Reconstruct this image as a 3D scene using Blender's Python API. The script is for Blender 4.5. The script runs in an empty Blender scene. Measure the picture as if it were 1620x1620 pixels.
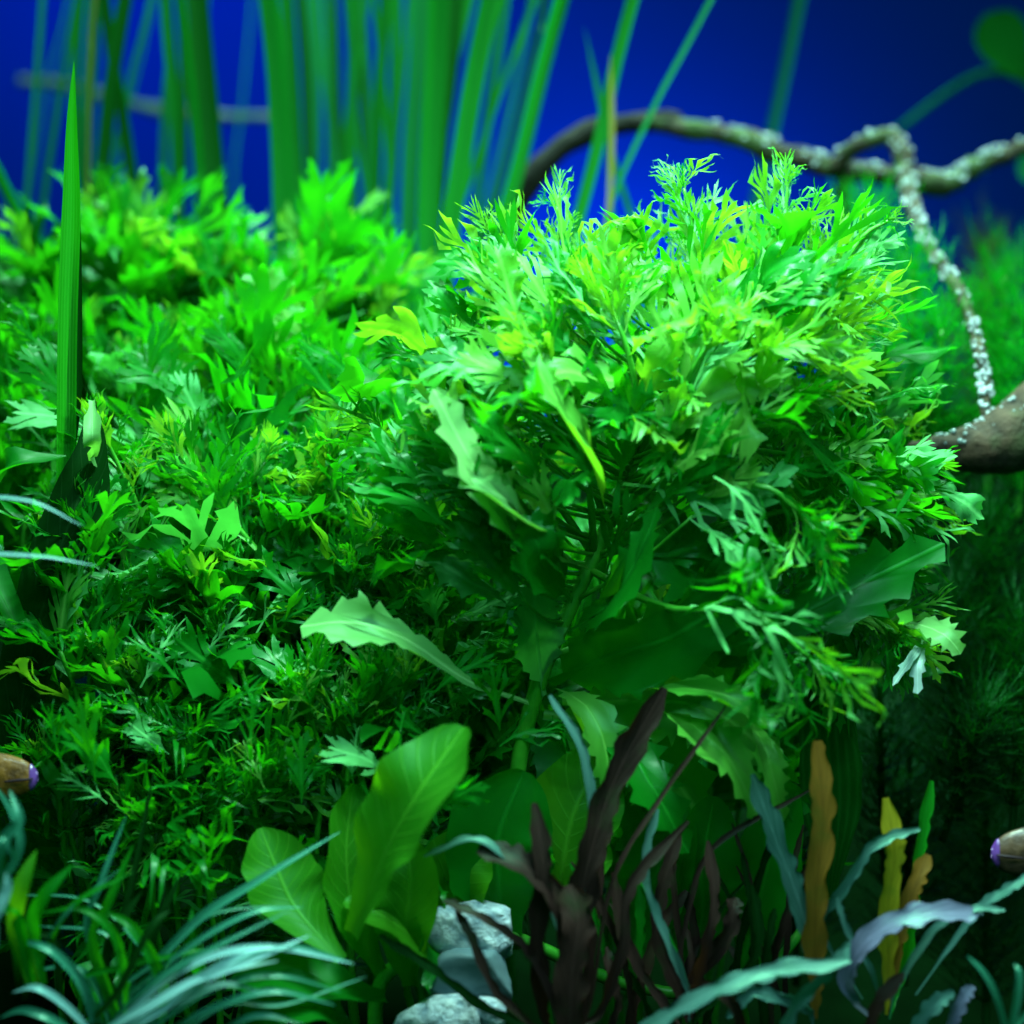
import bpy, bmesh, math, random
from mathutils import Vector, Matrix, noise
from mathutils.geometry import delaunay_2d_cdt

random.seed(11)
sc = bpy.context.scene
C = sc.collection
sc.unit_settings.system = 'METRIC'
sc.unit_settings.scale_length = 0.16          # one unit is about 16 cm: a planted tank seen close

# ------------------------------------------------------------------ camera, light, exposure
D = 4.0
cam_d = bpy.data.cameras.new('camera')
cam = bpy.data.objects.new('camera', cam_d)
C.objects.link(cam)
cam.location = (0, -D, 0)
cam.rotation_euler = (math.radians(90), 0, 0)
cam_d.sensor_width = 36
cam_d.lens = 36 / 1.62 * D
cam_d.clip_start = 0.05
cam_d.clip_end = 60
cam_d.dof.use_dof = True
cam_d.dof.focus_distance = D - 0.02
cam_d.dof.aperture_fstop = 1.0
cam_d.dof.aperture_blades = 7
sc.camera = cam

w = bpy.data.worlds.new('World')
sc.world = w
w.use_nodes = True
bg = w.node_tree.nodes['Background']
bg.inputs[0].default_value = (0.015, 0.36, 0.13, 1)
bg.inputs[1].default_value = 0.62


def area(name, loc, target, sx, sy, power, col, spread=180):
    d = bpy.data.lights.new(name, 'AREA')
    d.shape = 'RECTANGLE'
    d.size, d.size_y = sx, sy
    d.energy = power
    d.color = col
    d.spread = math.radians(spread)
    o = bpy.data.objects.new(name, d)
    C.objects.link(o)
    o.location = loc
    v = Vector(target) - Vector(loc)
    o.rotation_euler = v.to_track_quat('-Z', 'Y').to_euler()
    return o


# the tank's own lamps and added fills hang over the plants; unseen blue lamps are added to wash the back panel
area('tank_and_fill_lamp', (0.28, -0.62, 1.72), (0.20, 0.02, -0.02), 0.55, 0.40, 52, (0.58, 1.0, 0.78), 92)
area('tank_and_fill_lamp', (-0.55, 0.35, 2.00), (-0.50, 0.35, 0), 1.2, 0.5, 13, (0.52, 1.0, 0.78), 110)
area('tank_and_fill_lamp', (-0.35, 1.0, 2.60), (-0.32, 1.25, 0.6), 1.6, 0.4, 70, (0.52, 1.0, 0.78), 84)  # added unseen fill over the back, brightens the reeds
area('tank_and_fill_lamp', (1.00, 0.55, 1.95), (0.95, 0.60, 0), 0.5, 0.4, 34, (0.52, 1.0, 0.78), 100)  # extra unseen fill, brightens the feathery plants on the right
area('front_fill', (0.05, -1.55, 1.45), (0.05, -0.25, -0.45), 1.5, 0.25, 19, (0.50, 0.92, 1.0), 110)  # unseen fill, added to light the leaves from the front
area('blue_wash', (0.30, 3.10, 0.42), (0.30, 3.6, 0.95), 0.9, 0.12, 6.5, (0.0, 0.45, 1.0), 150)  # made-up wash light for the panel's brighter lower middle
area('blue_wash', (-1.0, 2.8, 2.2), (-0.95, 3.6, 1.1), 1.6, 0.2, 5.5, (0.0, 0.24, 1.0), 110)  # made-up wash light for the panel's upper left
sc.view_settings.view_transform = 'Standard'
sc.view_settings.look = 'None'
sc.view_settings.exposure = 0
sc.view_settings.gamma = 1
sc.cycles.max_bounces = 10
sc.cycles.diffuse_bounces = 5
sc.cycles.glossy_bounces = 3
sc.cycles.transmission_bounces = 6
sc.cycles.sample_clamp_indirect = 4.0


# ------------------------------------------------------------------ helpers
def P(px, py, y=0.0):
    """A point that stands at depth y where the photograph shows (px, py)."""
    d = (D + y) / D
    return Vector(((px - 810) / 1000 * d, y, (810 - py) / 1000 * d))


def R(a, b):
    return random.uniform(a, b)


def catmull(pts, n):
    """n points evenly spaced in parameter along a smooth curve through pts."""
    pts = [Vector(p) for p in pts]
    if len(pts) == 2:
        return [pts[0].lerp(pts[1], i / (n - 1)) for i in range(n)]
    q = [2 * pts[0] - pts[1]] + pts + [2 * pts[-1] - pts[-2]]
    out = []
    m = len(pts) - 1
    for i in range(n):
        s = i / (n - 1) * m
        k = min(int(s), m - 1)
        t = s - k
        a, b, c, d = q[k], q[k + 1], q[k + 2], q[k + 3]
        out.append(0.5 * ((2 * b) + (c - a) * t + (2 * a - 5 * b + 4 * c - d) * t * t + (3 * b - a - 3 * c + d) * t ** 3))
    return out


def at(seq, t):
    s = max(0.0, min(1.0, t)) * (len(seq) - 1)
    k = min(int(s), len(seq) - 2)
    return seq[k] * (1 - (s - k)) + seq[k + 1] * (s - k)


def mesh_of(name, vs, fs, mat=None, uvs=None, smooth=True):
    me = bpy.data.meshes.new(name)
    me.from_pydata([tuple(v) for v in vs], [], fs)
    if uvs:
        ul = me.uv_layers.new(name='UVMap')
        for lp in me.loops:
            ul.data[lp.index].uv = uvs[lp.vertex_index]
    if smooth:
        me.polygons.foreach_set('use_smooth', [True] * len(me.polygons))
    if mat:
        me.materials.append(mat)
    me.update()
    return me


def link(name, me, parent=None, M=None):
    o = bpy.data.objects.new(name, me)
    C.objects.link(o)
    if parent is not None:
        o.parent = parent
    if M is not None:
        o.matrix_local = M
    return o


def thing(name, loc, label, cat, group=None):
    o = bpy.data.objects.new(name, None)
    o.empty_display_size = 0.05
    C.objects.link(o)
    o.location = loc
    o['label'] = label
    o['category'] = cat
    if group:
        o['group'] = group
    return o


def frame_at(base, direction, up):
    y = direction.normalized()
    x = y.cross(up)
    if x.length < 1e-4:
        x = y.orthogonal()
    x.normalize()
    z = x.cross(y)
    return x, y, z


def place(base, direction, up, s):
    x, y, z = frame_at(base, direction, up)
    M = Matrix((x * s, y * s, z * s)).transposed().to_4x4()
    M.translation = base
    return M


def tube(pts, radii, n=8, rough=0.0, seed=0.0):
    """Vertices and faces of a closed round sweep."""
    vs, fs = [], []
    m = len(pts)
    nrm = None
    for i, p in enumerate(pts):
        t = (pts[min(i + 1, m - 1)] - pts[max(i - 1, 0)]).normalized()
        if nrm is None:
            nrm = t.orthogonal().normalized()
        nrm = (nrm - t * nrm.dot(t)).normalized()
        b = t.cross(nrm)
        r = radii(i / (m - 1)) if callable(radii) else at(radii, i / (m - 1))
        for k in range(n):
            a = 2 * math.pi * k / n
            d = nrm * math.cos(a) + b * math.sin(a)
            rr = r
            if rough:
                q = (p + d * r) * (0.9 / max(r, 0.01)) * 0.35 + Vector((seed, seed, seed))
                rr = r * (1 + rough * noise.noise(q) + rough * 0.5 * noise.noise(q * 2.3))
            vs.append(p + d * rr)
    for i in range(m - 1):
        for k in range(n):
            a, b2 = i * n + k, i * n + (k + 1) % n
            fs.append((a, b2, b2 + n, a + n))
    vs.append(pts[0]); vs.append(pts[-1])
    c0, c1 = len(vs) - 2, len(vs) - 1
    for k in range(n):
        fs.append((c0, (k + 1) % n, k))
        fs.append((c1, (m - 1) * n + k, (m - 1) * n + (k + 1) % n))
    return vs, fs


def blade(pts, width, up, cup=0.15, ruffle=0.0, freq=7.0, seg=26, across=6, edge=0.0, twist=0.0, seed=0.0, scallop=0.0):
    """A leaf blade swept along pts: width(t) is its half width, up its facing side, ruffle its wavy margins."""
    c = catmull(pts, seg)
    vs, fs, uv = [], [], []
    for i, p in enumerate(c):
        t = i / (seg - 1)
        d = (c[min(i + 1, seg - 1)] - c[max(i - 1, 0)]).normalized()
        u = at(up, t) if isinstance(up, (list, tuple)) else up
        x, y, z = frame_at(p, d, u)
        if twist:
            q = Matrix.Rotation(twist * t, 3, d)
            x, z = q @ x, q @ z
        hw = width(t)
        for k in range(across + 1):
            s = k / across * 2 - 1
            e = 1.0
            if edge and abs(s) > 0.99:
                e = 1 + edge * (noise.noise(Vector((t * freq * 2.2, s * 5 + seed, seed))) - (1.5 if s > 0 else 0.6) * scallop * abs(math.cos(t * freq * 5 + s * 1.7 + seed + 3.2 * noise.noise(Vector((t * 5, s, seed))))) ** 4)
            off = x * (s * hw * e)
            zz = cup * hw * (s * s) * 1.2
            zz += ruffle * hw * (abs(s) ** 1.6) * math.sin(t * freq * 2 * math.pi + (1.3 if s > 0 else 0) + seed + 1.3 * noise.noise(Vector((t * 3, seed, s))))
            vs.append(p + off + z * zz)
            uv.append((s * 0.5 + 0.5, t))
    for i in range(seg - 1):
        for k in range(across):
            a = i * (across + 1) + k
            fs.append((a, a + 1, a + across + 2, a + across + 1))
    return vs, fs, uv


def spear(w0, peak=0.4, base=0.15, tip=0.02):
    """Half-width profile of a pointed leaf."""
    def f(t):
        if t < peak:
            s = t / peak
            return w0 * (base + (1 - base) * math.sin(s * math.pi / 2))
        s = (t - peak) / (1 - peak)
        return w0 * max(tip, math.cos(s * math.pi / 2) ** 0.8)
    return f


def oval(w0, base=0.12, peak=0.6, blunt=0.55):
    def f(t):
        if t < peak:
            s = t / peak
            return w0 * (base + (1 - base) * (0.5 - 0.5 * math.cos(s * math.pi)))
        s = (t - peak) / (1 - peak)
        return w0 * max(0.03, (1 - s ** 2.4)) ** blunt
    return f


# ------------------------------------------------------------------ materials
def new_mat(name):
    m = bpy.data.materials.new(name)
    m.use_nodes = True
    nt = m.node_tree
    nt.nodes.clear()
    return m, nt


def N(nt, typ, **kw):
    n = nt.nodes.new(typ)
    for k, v in kw.items():
        setattr(n, k, v)
    return n


def rgb(nt, c):
    n = nt.nodes.new('ShaderNodeRGB')
    n.outputs[0].default_value = (*c, 1)
    return n.outputs[0]


def mixc(nt, fac, a, b, blend='MIX'):
    n = N(nt, 'ShaderNodeMix', data_type='RGBA', blend_type=blend)
    if isinstance(fac, (int, float)):
        n.inputs[0].default_value = fac
    else:
        nt.links.new(fac, n.inputs[0])
    for i, v in ((6, a), (7, b)):
        if isinstance(v, tuple):
            n.inputs[i].default_value = (*v, 1)
        else:
            nt.links.new(v, n.inputs[i])
    return n.outputs[2]


def maths(nt, op, a, b=0.0, c=0.0):
    n = N(nt, 'ShaderNodeMath', operation=op)
    for i, v in enumerate((a, b, c)):
        if isinstance(v, (int, float)):
            n.inputs[i].default_value = v
        else:
            nt.links.new(v, n.inputs[i])
    return n.outputs[0]


def leaf_mat(name, a, b, t1, t2, rough=0.38, spec=0.5, trans=0.5, veins='mid', vein_col=None, nscale=9.0, coat=0.0, blotch=None, bump=0.25, tint=(0.35, 1.0, 0.65)):
    """A thin leaf: a and b are its surface colours, t1 and t2 what shines through it."""
    m, nt = new_mat(name)
    L = nt.links
    out = N(nt, 'ShaderNodeOutputMaterial')
    uv = N(nt, 'ShaderNodeTexCoord')
    info = N(nt, 'ShaderNodeObjectInfo')
    ns = N(nt, 'ShaderNodeTexNoise')
    ns.inputs['Scale'].default_value = nscale
    ns.inputs['Detail'].default_value = 5
    L.new(uv.outputs['Object'], ns.inputs['Vector'])
    rnd = info.outputs['Random']
    f = maths(nt, 'ADD', maths(nt, 'MULTIPLY', rnd, 0.6), maths(nt, 'MULTIPLY', ns.outputs[0], 0.5))
    f = maths(nt, 'SUBTRACT', f, 0.05)
    base = mixc(nt, f, a, b)
    tr = mixc(nt, f, t1, t2)
    sep = N(nt, 'ShaderNodeSeparateXYZ')
    L.new(uv.outputs['UV'], sep.inputs[0])
    au = maths(nt, 'ABSOLUTE', maths(nt, 'SUBTRACT', sep.outputs[0], 0.5))
    mr = N(nt, 'ShaderNodeMapRange')
    mr.inputs[1].default_value = 0.008
    mr.inputs[2].default_value = 0.035
    mr.inputs[3].default_value = 1.0
    mr.inputs[4].default_value = 0.0
    L.new(au, mr.inputs[0])
    v = mr.outputs[0]
    h = maths(nt, 'MULTIPLY', ns.outputs[0], 0.35)
    if veins == 'side':
        ph = maths(nt, 'SUBTRACT', sep.outputs[1], maths(nt, 'MULTIPLY', au, 0.42))
        ph = maths(nt, 'ABSOLUTE', maths(nt, 'SUBTRACT', maths(nt, 'FRACT', maths(nt, 'MULTIPLY', ph, 11.0)), 0.5))
        m2 = N(nt, 'ShaderNodeMapRange')
        m2.inputs[1].default_value = 0.02
        m2.inputs[2].default_value = 0.10
        m2.inputs[3].default_value = 0.6
        m2.inputs[4].default_value = 0.0
        L.new(ph, m2.inputs[0])
        v = maths(nt, 'MAXIMUM', v, m2.outputs[0])
    if veins == 'long':
        ph = maths(nt, 'ABSOLUTE', maths(nt, 'SUBTRACT', maths(nt, 'FRACT', maths(nt, 'MULTIPLY', sep.outputs[0], 7.0)), 0.5))
        m2 = N(nt, 'ShaderNodeMapRange')
        m2.inputs[1].default_value = 0.05
        m2.inputs[2].default_value = 0.3
        m2.inputs[3].default_value = 0.7
        m2.inputs[4].default_value = 0.0
        L.new(ph, m2.inputs[0])
        v = m2.outputs[0]
    vc = vein_col or tuple(min(1, x * 1.7 + 0.01) for x in b)
    base = mixc(nt, maths(nt, 'MULTIPLY', v, 0.55), base, vc)
    tr = mixc(nt, maths(nt, 'MULTIPLY', v, 0.45), tr, tuple(x * 0.45 for x in t1))
    if blotch:
        nb = N(nt, 'ShaderNodeTexNoise')
        nb.inputs['Scale'].default_value = 16
        nb.inputs['Detail'].default_value = 4
        L.new(uv.outputs['Object'], nb.inputs['Vector'])
        mb = N(nt, 'ShaderNodeMapRange')
        mb.inputs[1].default_value = 0.55
        mb.inputs[2].default_value = 0.72
        L.new(nb.outputs[0], mb.inputs[0])
        base = mixc(nt, maths(nt, 'MULTIPLY', mb.outputs[0], 0.7), base, blotch)
        tr = mixc(nt, maths(nt, 'MULTIPLY', mb.outputs[0], 0.6), tr, blotch)
    h = maths(nt, 'ADD', h, maths(nt, 'MULTIPLY', v, 0.5))
    bp = N(nt, 'ShaderNodeBump')
    bp.inputs['Strength'].default_value = bump
    bp.inputs['Distance'].default_value = 0.01
    L.new(h, bp.inputs['Height'])
    pr = N(nt, 'ShaderNodeBsdfPrincipled')
    L.new(base, pr.inputs['Base Color'])
    pr.inputs['Roughness'].default_value = rough
    pr.inputs['Specular IOR Level'].default_value = spec
    pr.inputs['Specular Tint'].default_value = (*tint, 1)
    pr.inputs['Coat Tint'].default_value = (1, 1, 1, 1)
    pr.inputs['Coat Weight'].default_value = coat
    pr.inputs['Coat Roughness'].default_value = 0.18
    L.new(bp.outputs[0], pr.inputs['Normal'])
    tl = N(nt, 'ShaderNodeBsdfTranslucent')
    L.new(tr, tl.inputs['Color'])
    L.new(bp.outputs[0], tl.inputs['Normal'])
    mx = N(nt, 'ShaderNodeMixShader')
    mx.inputs[0].default_value = trans
    L.new(pr.outputs[0], mx.inputs[1])
    L.new(tl.outputs[0], mx.inputs[2])
    L.new(mx.outputs[0], out.inputs[0])
    return m


def solid_mat(name, a, b, rough=0.6, spec=0.4, scale=12, bump=0.3, detail=8, c=None, dist=0.01, coat=0.0):
    m, nt = new_mat(name)
    L = nt.links
    out = N(nt, 'ShaderNodeOutputMaterial')
    tc = N(nt, 'ShaderNodeTexCoord')
    ns = N(nt, 'ShaderNodeTexNoise')
    ns.inputs['Scale'].default_value = scale
    ns.inputs['Detail'].default_value = detail
    ns.inputs['Roughness'].default_value = 0.62
    L.new(tc.outputs['Object'], ns.inputs['Vector'])
    mr = N(nt, 'ShaderNodeMapRange')
    mr.inputs[1].default_value = 0.36
    mr.inputs[2].default_value = 0.64
    L.new(ns.outputs[0], mr.inputs[0])
    col = mixc(nt, mr.outputs[0], a, b)
    if c:
        n2 = N(nt, 'ShaderNodeTexNoise')
        n2.inputs['Scale'].default_value = scale * 0.35
        n2.inputs['Detail'].default_value = 3
        L.new(tc.outputs['Object'], n2.inputs['Vector'])
        m2 = N(nt, 'ShaderNodeMapRange')
        m2.inputs[1].default_value = 0.5
        m2.inputs[2].default_value = 0.62
        L.new(n2.outputs[0], m2.inputs[0])
        col = mixc(nt, m2.outputs[0], col, c)
    bp = N(nt, 'ShaderNodeBump')
    bp.inputs['Strength'].default_value = bump
    bp.inputs['Distance'].default_value = dist
    L.new(ns.outputs[0], bp.inputs['Height'])
    pr = N(nt, 'ShaderNodeBsdfPrincipled')
    L.new(col, pr.inputs['Base Color'])
    pr.inputs['Roughness'].default_value = rough
    pr.inputs['Specular IOR Level'].default_value = spec
    pr.inputs['Coat Weight'].default_value = coat
    L.new(bp.outputs[0], pr.inputs['Normal'])
    L.new(pr.outputs[0], out.inputs[0])
    return m


M_wist = leaf_mat('wisteria_leaf', (0.002, 0.13, 0.006), (0.006, 0.22, 0.012), (0.006, 0.31, 0.002), (0.04, 0.40, 0.004), rough=0.40, spec=0.32, trans=0.58, coat=0.10)
M_young_lit = leaf_mat('wisteria_young_lit_leaf', (0.03, 0.27, 0.02), (0.12, 0.38, 0.055), (0.06, 0.46, 0.006), (0.24, 0.56, 0.015), rough=0.42, spec=0.45, trans=0.5)  # young leaf colour; the lamp's yellow glow on the crown is put in too
M_mint = leaf_mat('mint_highlight_leaf', (0.03, 0.27, 0.06), (0.11, 0.42, 0.13), (0.03, 0.36, 0.03), (0.08, 0.50, 0.05), rough=0.48, spec=0.28, trans=0.4)  # mint highlight of lit leaves, put into the leaf colour
M_white = leaf_mat('white_glint_leaf', (0.20, 0.36, 0.32), (0.42, 0.58, 0.58), (0.15, 0.38, 0.22), (0.25, 0.48, 0.35), rough=0.4, spec=0.4, trans=0.3)  # white glints on leaves, put in as a pale leaf colour
M_stem = solid_mat('green_stem', (0.02, 0.22, 0.010), (0.05, 0.34, 0.02), rough=0.4, spec=0.5, scale=20, bump=0.15)
M_reed = leaf_mat('reed_leaf', (0.004, 0.12, 0.012), (0.010, 0.22, 0.020), (0.006, 0.34, 0.012), (0.012, 0.48, 0.03), rough=0.5, spec=0.12, trans=0.45, veins='long', nscale=3)
M_reed_dark = leaf_mat('dark_reed_leaf', (0.003, 0.06, 0.006), (0.006, 0.11, 0.008), (0.004, 0.16, 0.006), (0.008, 0.25, 0.01), rough=0.5, spec=0.12, trans=0.4, veins='long', nscale=3)
M_reed_teal = leaf_mat('teal_reed_leaf', (0.006, 0.13, 0.035), (0.012, 0.22, 0.06), (0.006, 0.28, 0.05), (0.012, 0.38, 0.08), rough=0.5, spec=0.12, trans=0.4, veins='long', nscale=3)
M_reed_dry = leaf_mat('dry_reed_leaf', (0.12, 0.16, 0.03), (0.30, 0.24, 0.05), (0.15, 0.22, 0.03), (0.30, 0.28, 0.05), rough=0.5, trans=0.4, veins='long', nscale=5)
M_broad = leaf_mat('broad_leaf', (0.006, 0.15, 0.006), (0.05, 0.26, 0.01), (0.06, 0.52, 0.003), (0.28, 0.68, 0.006), rough=0.45, spec=0.22, trans=0.55, veins='side')
M_shade = leaf_mat('shade_painted_leaf', (0.001, 0.020, 0.002), (0.002, 0.034, 0.003), (0.001, 0.03, 0.001), (0.002, 0.05, 0.002), rough=0.6, spec=0.08, trans=0.35, veins='side')  # near-black green: lack of light put into the leaf colour
M_pale = leaf_mat('pale_leaf', (0.09, 0.33, 0.08), (0.19, 0.46, 0.15), (0.10, 0.46, 0.03), (0.22, 0.58, 0.06), rough=0.45, spec=0.35, trans=0.45)
M_brown = leaf_mat('brown_leaf', (0.014, 0.006, 0.007), (0.040, 0.016, 0.016), (0.035, 0.014, 0.007), (0.08, 0.03, 0.012), rough=0.5, spec=0.2, trans=0.3, veins='side', blotch=(0.02, 0.035, 0.012))
M_orange = leaf_mat('orange_leaf', (0.16, 0.075, 0.012), (0.30, 0.15, 0.02), (0.24, 0.12, 0.01), (0.36, 0.22, 0.015), rough=0.5, spec=0.2, trans=0.45, veins='side', vein_col=(0.07, 0.03, 0.008), blotch=(0.08, 0.11, 0.012))
M_yellow = leaf_mat('yellow_leaf', (0.18, 0.17, 0.010), (0.32, 0.28, 0.015), (0.24, 0.25, 0.008), (0.36, 0.34, 0.012), rough=0.5, spec=0.2, trans=0.45, veins='side', vein_col=(0.08, 0.09, 0.008), blotch=(0.08, 0.16, 0.01))
M_teal = leaf_mat('teal_leaf', (0.015, 0.065, 0.058), (0.065, 0.16, 0.155), (0.02, 0.14, 0.08), (0.04, 0.20, 0.14), rough=0.36, spec=0.6, trans=0.25, veins='side', blotch=(0.02, 0.10, 0.07))
M_lilac = leaf_mat('lilac_leaf', (0.06, 0.07, 0.13), (0.15, 0.15, 0.27), (0.05, 0.08, 0.12), (0.08, 0.12, 0.18), rough=0.36, spec=0.6, trans=0.2, veins='side', blotch=(0.05, 0.13, 0.14))
M_mondo = leaf_mat('mondo_blade', (0.010, 0.10, 0.055), (0.03, 0.20, 0.14), (0.006, 0.12, 0.03), (0.012, 0.18, 0.05), rough=0.28, spec=0.7, trans=0.2, veins='long', coat=0.25)
M_mondo_pale = leaf_mat('pale_blade', (0.10, 0.30, 0.31), (0.24, 0.46, 0.48), (0.05, 0.25, 0.18), (0.10, 0.35, 0.28), rough=0.28, spec=0.7, trans=0.2, veins='long', coat=0.25)  # pale blades; whitish sheen on the tufts is put in as this colour
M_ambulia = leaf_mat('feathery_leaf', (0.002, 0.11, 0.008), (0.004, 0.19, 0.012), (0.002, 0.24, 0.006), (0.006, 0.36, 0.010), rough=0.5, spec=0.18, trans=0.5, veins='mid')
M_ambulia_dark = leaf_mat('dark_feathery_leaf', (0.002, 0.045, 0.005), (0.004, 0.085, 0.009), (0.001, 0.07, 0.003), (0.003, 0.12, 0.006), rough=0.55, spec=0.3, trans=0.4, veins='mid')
M_olive = leaf_mat('olive_feathery_leaf', (0.05, 0.10, 0.012), (0.12, 0.14, 0.02), (0.07, 0.14, 0.01), (0.14, 0.18, 0.015), rough=0.5, spec=0.3, trans=0.4)
M_wood = solid_mat('driftwood', (0.007, 0.007, 0.004), (0.045, 0.036, 0.018), rough=0.75, spec=0.3, scale=26, bump=0.8, c=(0.035, 0.070, 0.018), dist=0.02)
M_root = solid_mat('brown_root', (0.014, 0.009, 0.006), (0.060, 0.036, 0.022), rough=0.75, spec=0.25, scale=22, bump=0.9, c=(0.04, 0.05, 0.02), dist=0.02)
M_wood_shade = solid_mat('driftwood_painted_shade', (0.003, 0.004, 0.003), (0.010, 0.009, 0.007), rough=0.8, spec=0.2, scale=26, bump=0.7, dist=0.02)  # same wood, with the shade of its unlit stretch put into the colour
M_stone = solid_mat('pale_stone', (0.22, 0.34, 0.46), (0.72, 0.86, 0.97), rough=0.5, spec=0.5, scale=46, bump=1.0, dist=0.03)
M_stone_side = solid_mat('blue_grey_stone', (0.07, 0.13, 0.17), (0.11, 0.18, 0.23), rough=0.6, spec=0.35, scale=14, bump=0.25)
M_soil, _nt = new_mat('dark_soil')
_o, _d, _n, _t = N(_nt, 'ShaderNodeOutputMaterial'), N(_nt, 'ShaderNodeBsdfDiffuse'), N(_nt, 'ShaderNodeTexNoise'), N(_nt, 'ShaderNodeTexCoord')
_n.inputs['Scale'].default_value = 14
_n.inputs['Detail'].default_value = 8
_nt.links.new(_t.outputs['Object'], _n.inputs['Vector'])
_nt.links.new(mixc(_nt, _n.outputs[0], (0.0008, 0.003, 0.001), (0.002, 0.012, 0.003)), _d.inputs[0])
_nt.links.new(_d.outputs[0], _o.inputs[0])
M_wall = solid_mat('blue_panel', (0.001, 0.040, 0.55), (0.001, 0.044, 0.58), rough=0.9, spec=0.0, scale=0.8, bump=0.0)
M_fish = solid_mat('brown_fish_skin', (0.07, 0.022, 0.001), (0.22, 0.085, 0.003), rough=0.5, spec=0.4, scale=44, bump=0.6, coat=0.15)
M_fish2 = solid_mat('tan_fish_skin', (0.03, 0.014, 0.010), (0.10, 0.05, 0.028), rough=0.45, spec=0.4, scale=40, bump=0.5, coat=0.2)
M_purple = solid_mat('purple_skin', (0.07, 0.015, 0.16), (0.16, 0.05, 0.32), rough=0.3, spec=0.6, scale=22, bump=0.15, coat=0.4)
M_eye = solid_mat('yellow_eye', (0.55, 0.42, 0.02), (0.75, 0.60, 0.05), rough=0.15, spec=0.7, scale=10, bump=0.0, coat=0.6)
M_pupil = solid_mat('pupil', (0.003, 0.003, 0.004), (0.005, 0.005, 0.006), rough=0.08, spec=0.7, scale=10, bump=0.0, coat=0.8)
M_dark = solid_mat('dark_crease', (0.010, 0.004, 0.010), (0.02, 0.008, 0.016), rough=0.6, spec=0.2, scale=10, bump=0.0)


def bubble_mat():
    m, nt = new_mat('air_bubble')
    out = N(nt, 'ShaderNodeOutputMaterial')
    pr = N(nt, 'ShaderNodeBsdfPrincipled')
    pr.inputs['Base Color'].default_value = (0.40, 0.48, 0.54, 1)
    pr.inputs['Roughness'].default_value = 0.12
    pr.inputs['Specular IOR Level'].default_value = 0.9
    pr.inputs['Transmission Weight'].default_value = 0.35
    pr.inputs['IOR'].default_value = 1.33
    nt.links.new(pr.outputs[0], out.inputs[0])
    return m


M_bubble = bubble_mat()


# ------------------------------------------------------------------ the setting: soil, back panel
def soil_z(x, y):
    z = -1.02
    if y > 0.5:
        s = min(1.0, (y - 0.5) / 2.3)
        r = max(0.0, min(1.0, (x + 1.3) / 0.7))
        z += (1.76 - 0.52 * r * r * (3 - 2 * r) + 0.06 * math.sin(x * 1.7)) * (s * s * (3 - 2 * s))
    return z + 0.03 * noise.noise(Vector((x * 2.1, y * 2.1, 0))) + 0.012 * noise.noise(Vector((x * 9, y * 9, 3)))


vs, fs = [], []
nx, ny = 120, 90
for j in range(ny + 1):
    for i in range(nx + 1):
        x, y = -5 + 10 * i / nx, -1.6 + 4.5 * j / ny
        vs.append((x, y, soil_z(x, y)))
for j in range(ny):
    for i in range(nx):
        a = j * (nx + 1) + i
        fs.append((a, a + 1, a + nx + 2, a + nx + 1))
o = link('ground', mesh_of('ground', vs, fs, M_soil))
o['kind'] = 'structure'
vs = [(-6, 3.6, -1.5), (6, 3.6, -1.5), (6, 3.6, 4.5), (-6, 3.6, 4.5), (-6, 3.66, -1.5), (6, 3.66, -1.5), (6, 3.66, 4.5), (-6, 3.66, 4.5)]
fs = [(0, 1, 2, 3), (5, 4, 7, 6), (0, 3, 7, 4), (1, 5, 6, 2), (3, 2, 6, 7), (0, 4, 5, 1)]
o = link('wall', mesh_of('wall', vs, fs, M_wall, smooth=False))
o['kind'] = 'structure'
o['label'] = 'blue backlit panel closing the tank behind the plants'


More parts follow.
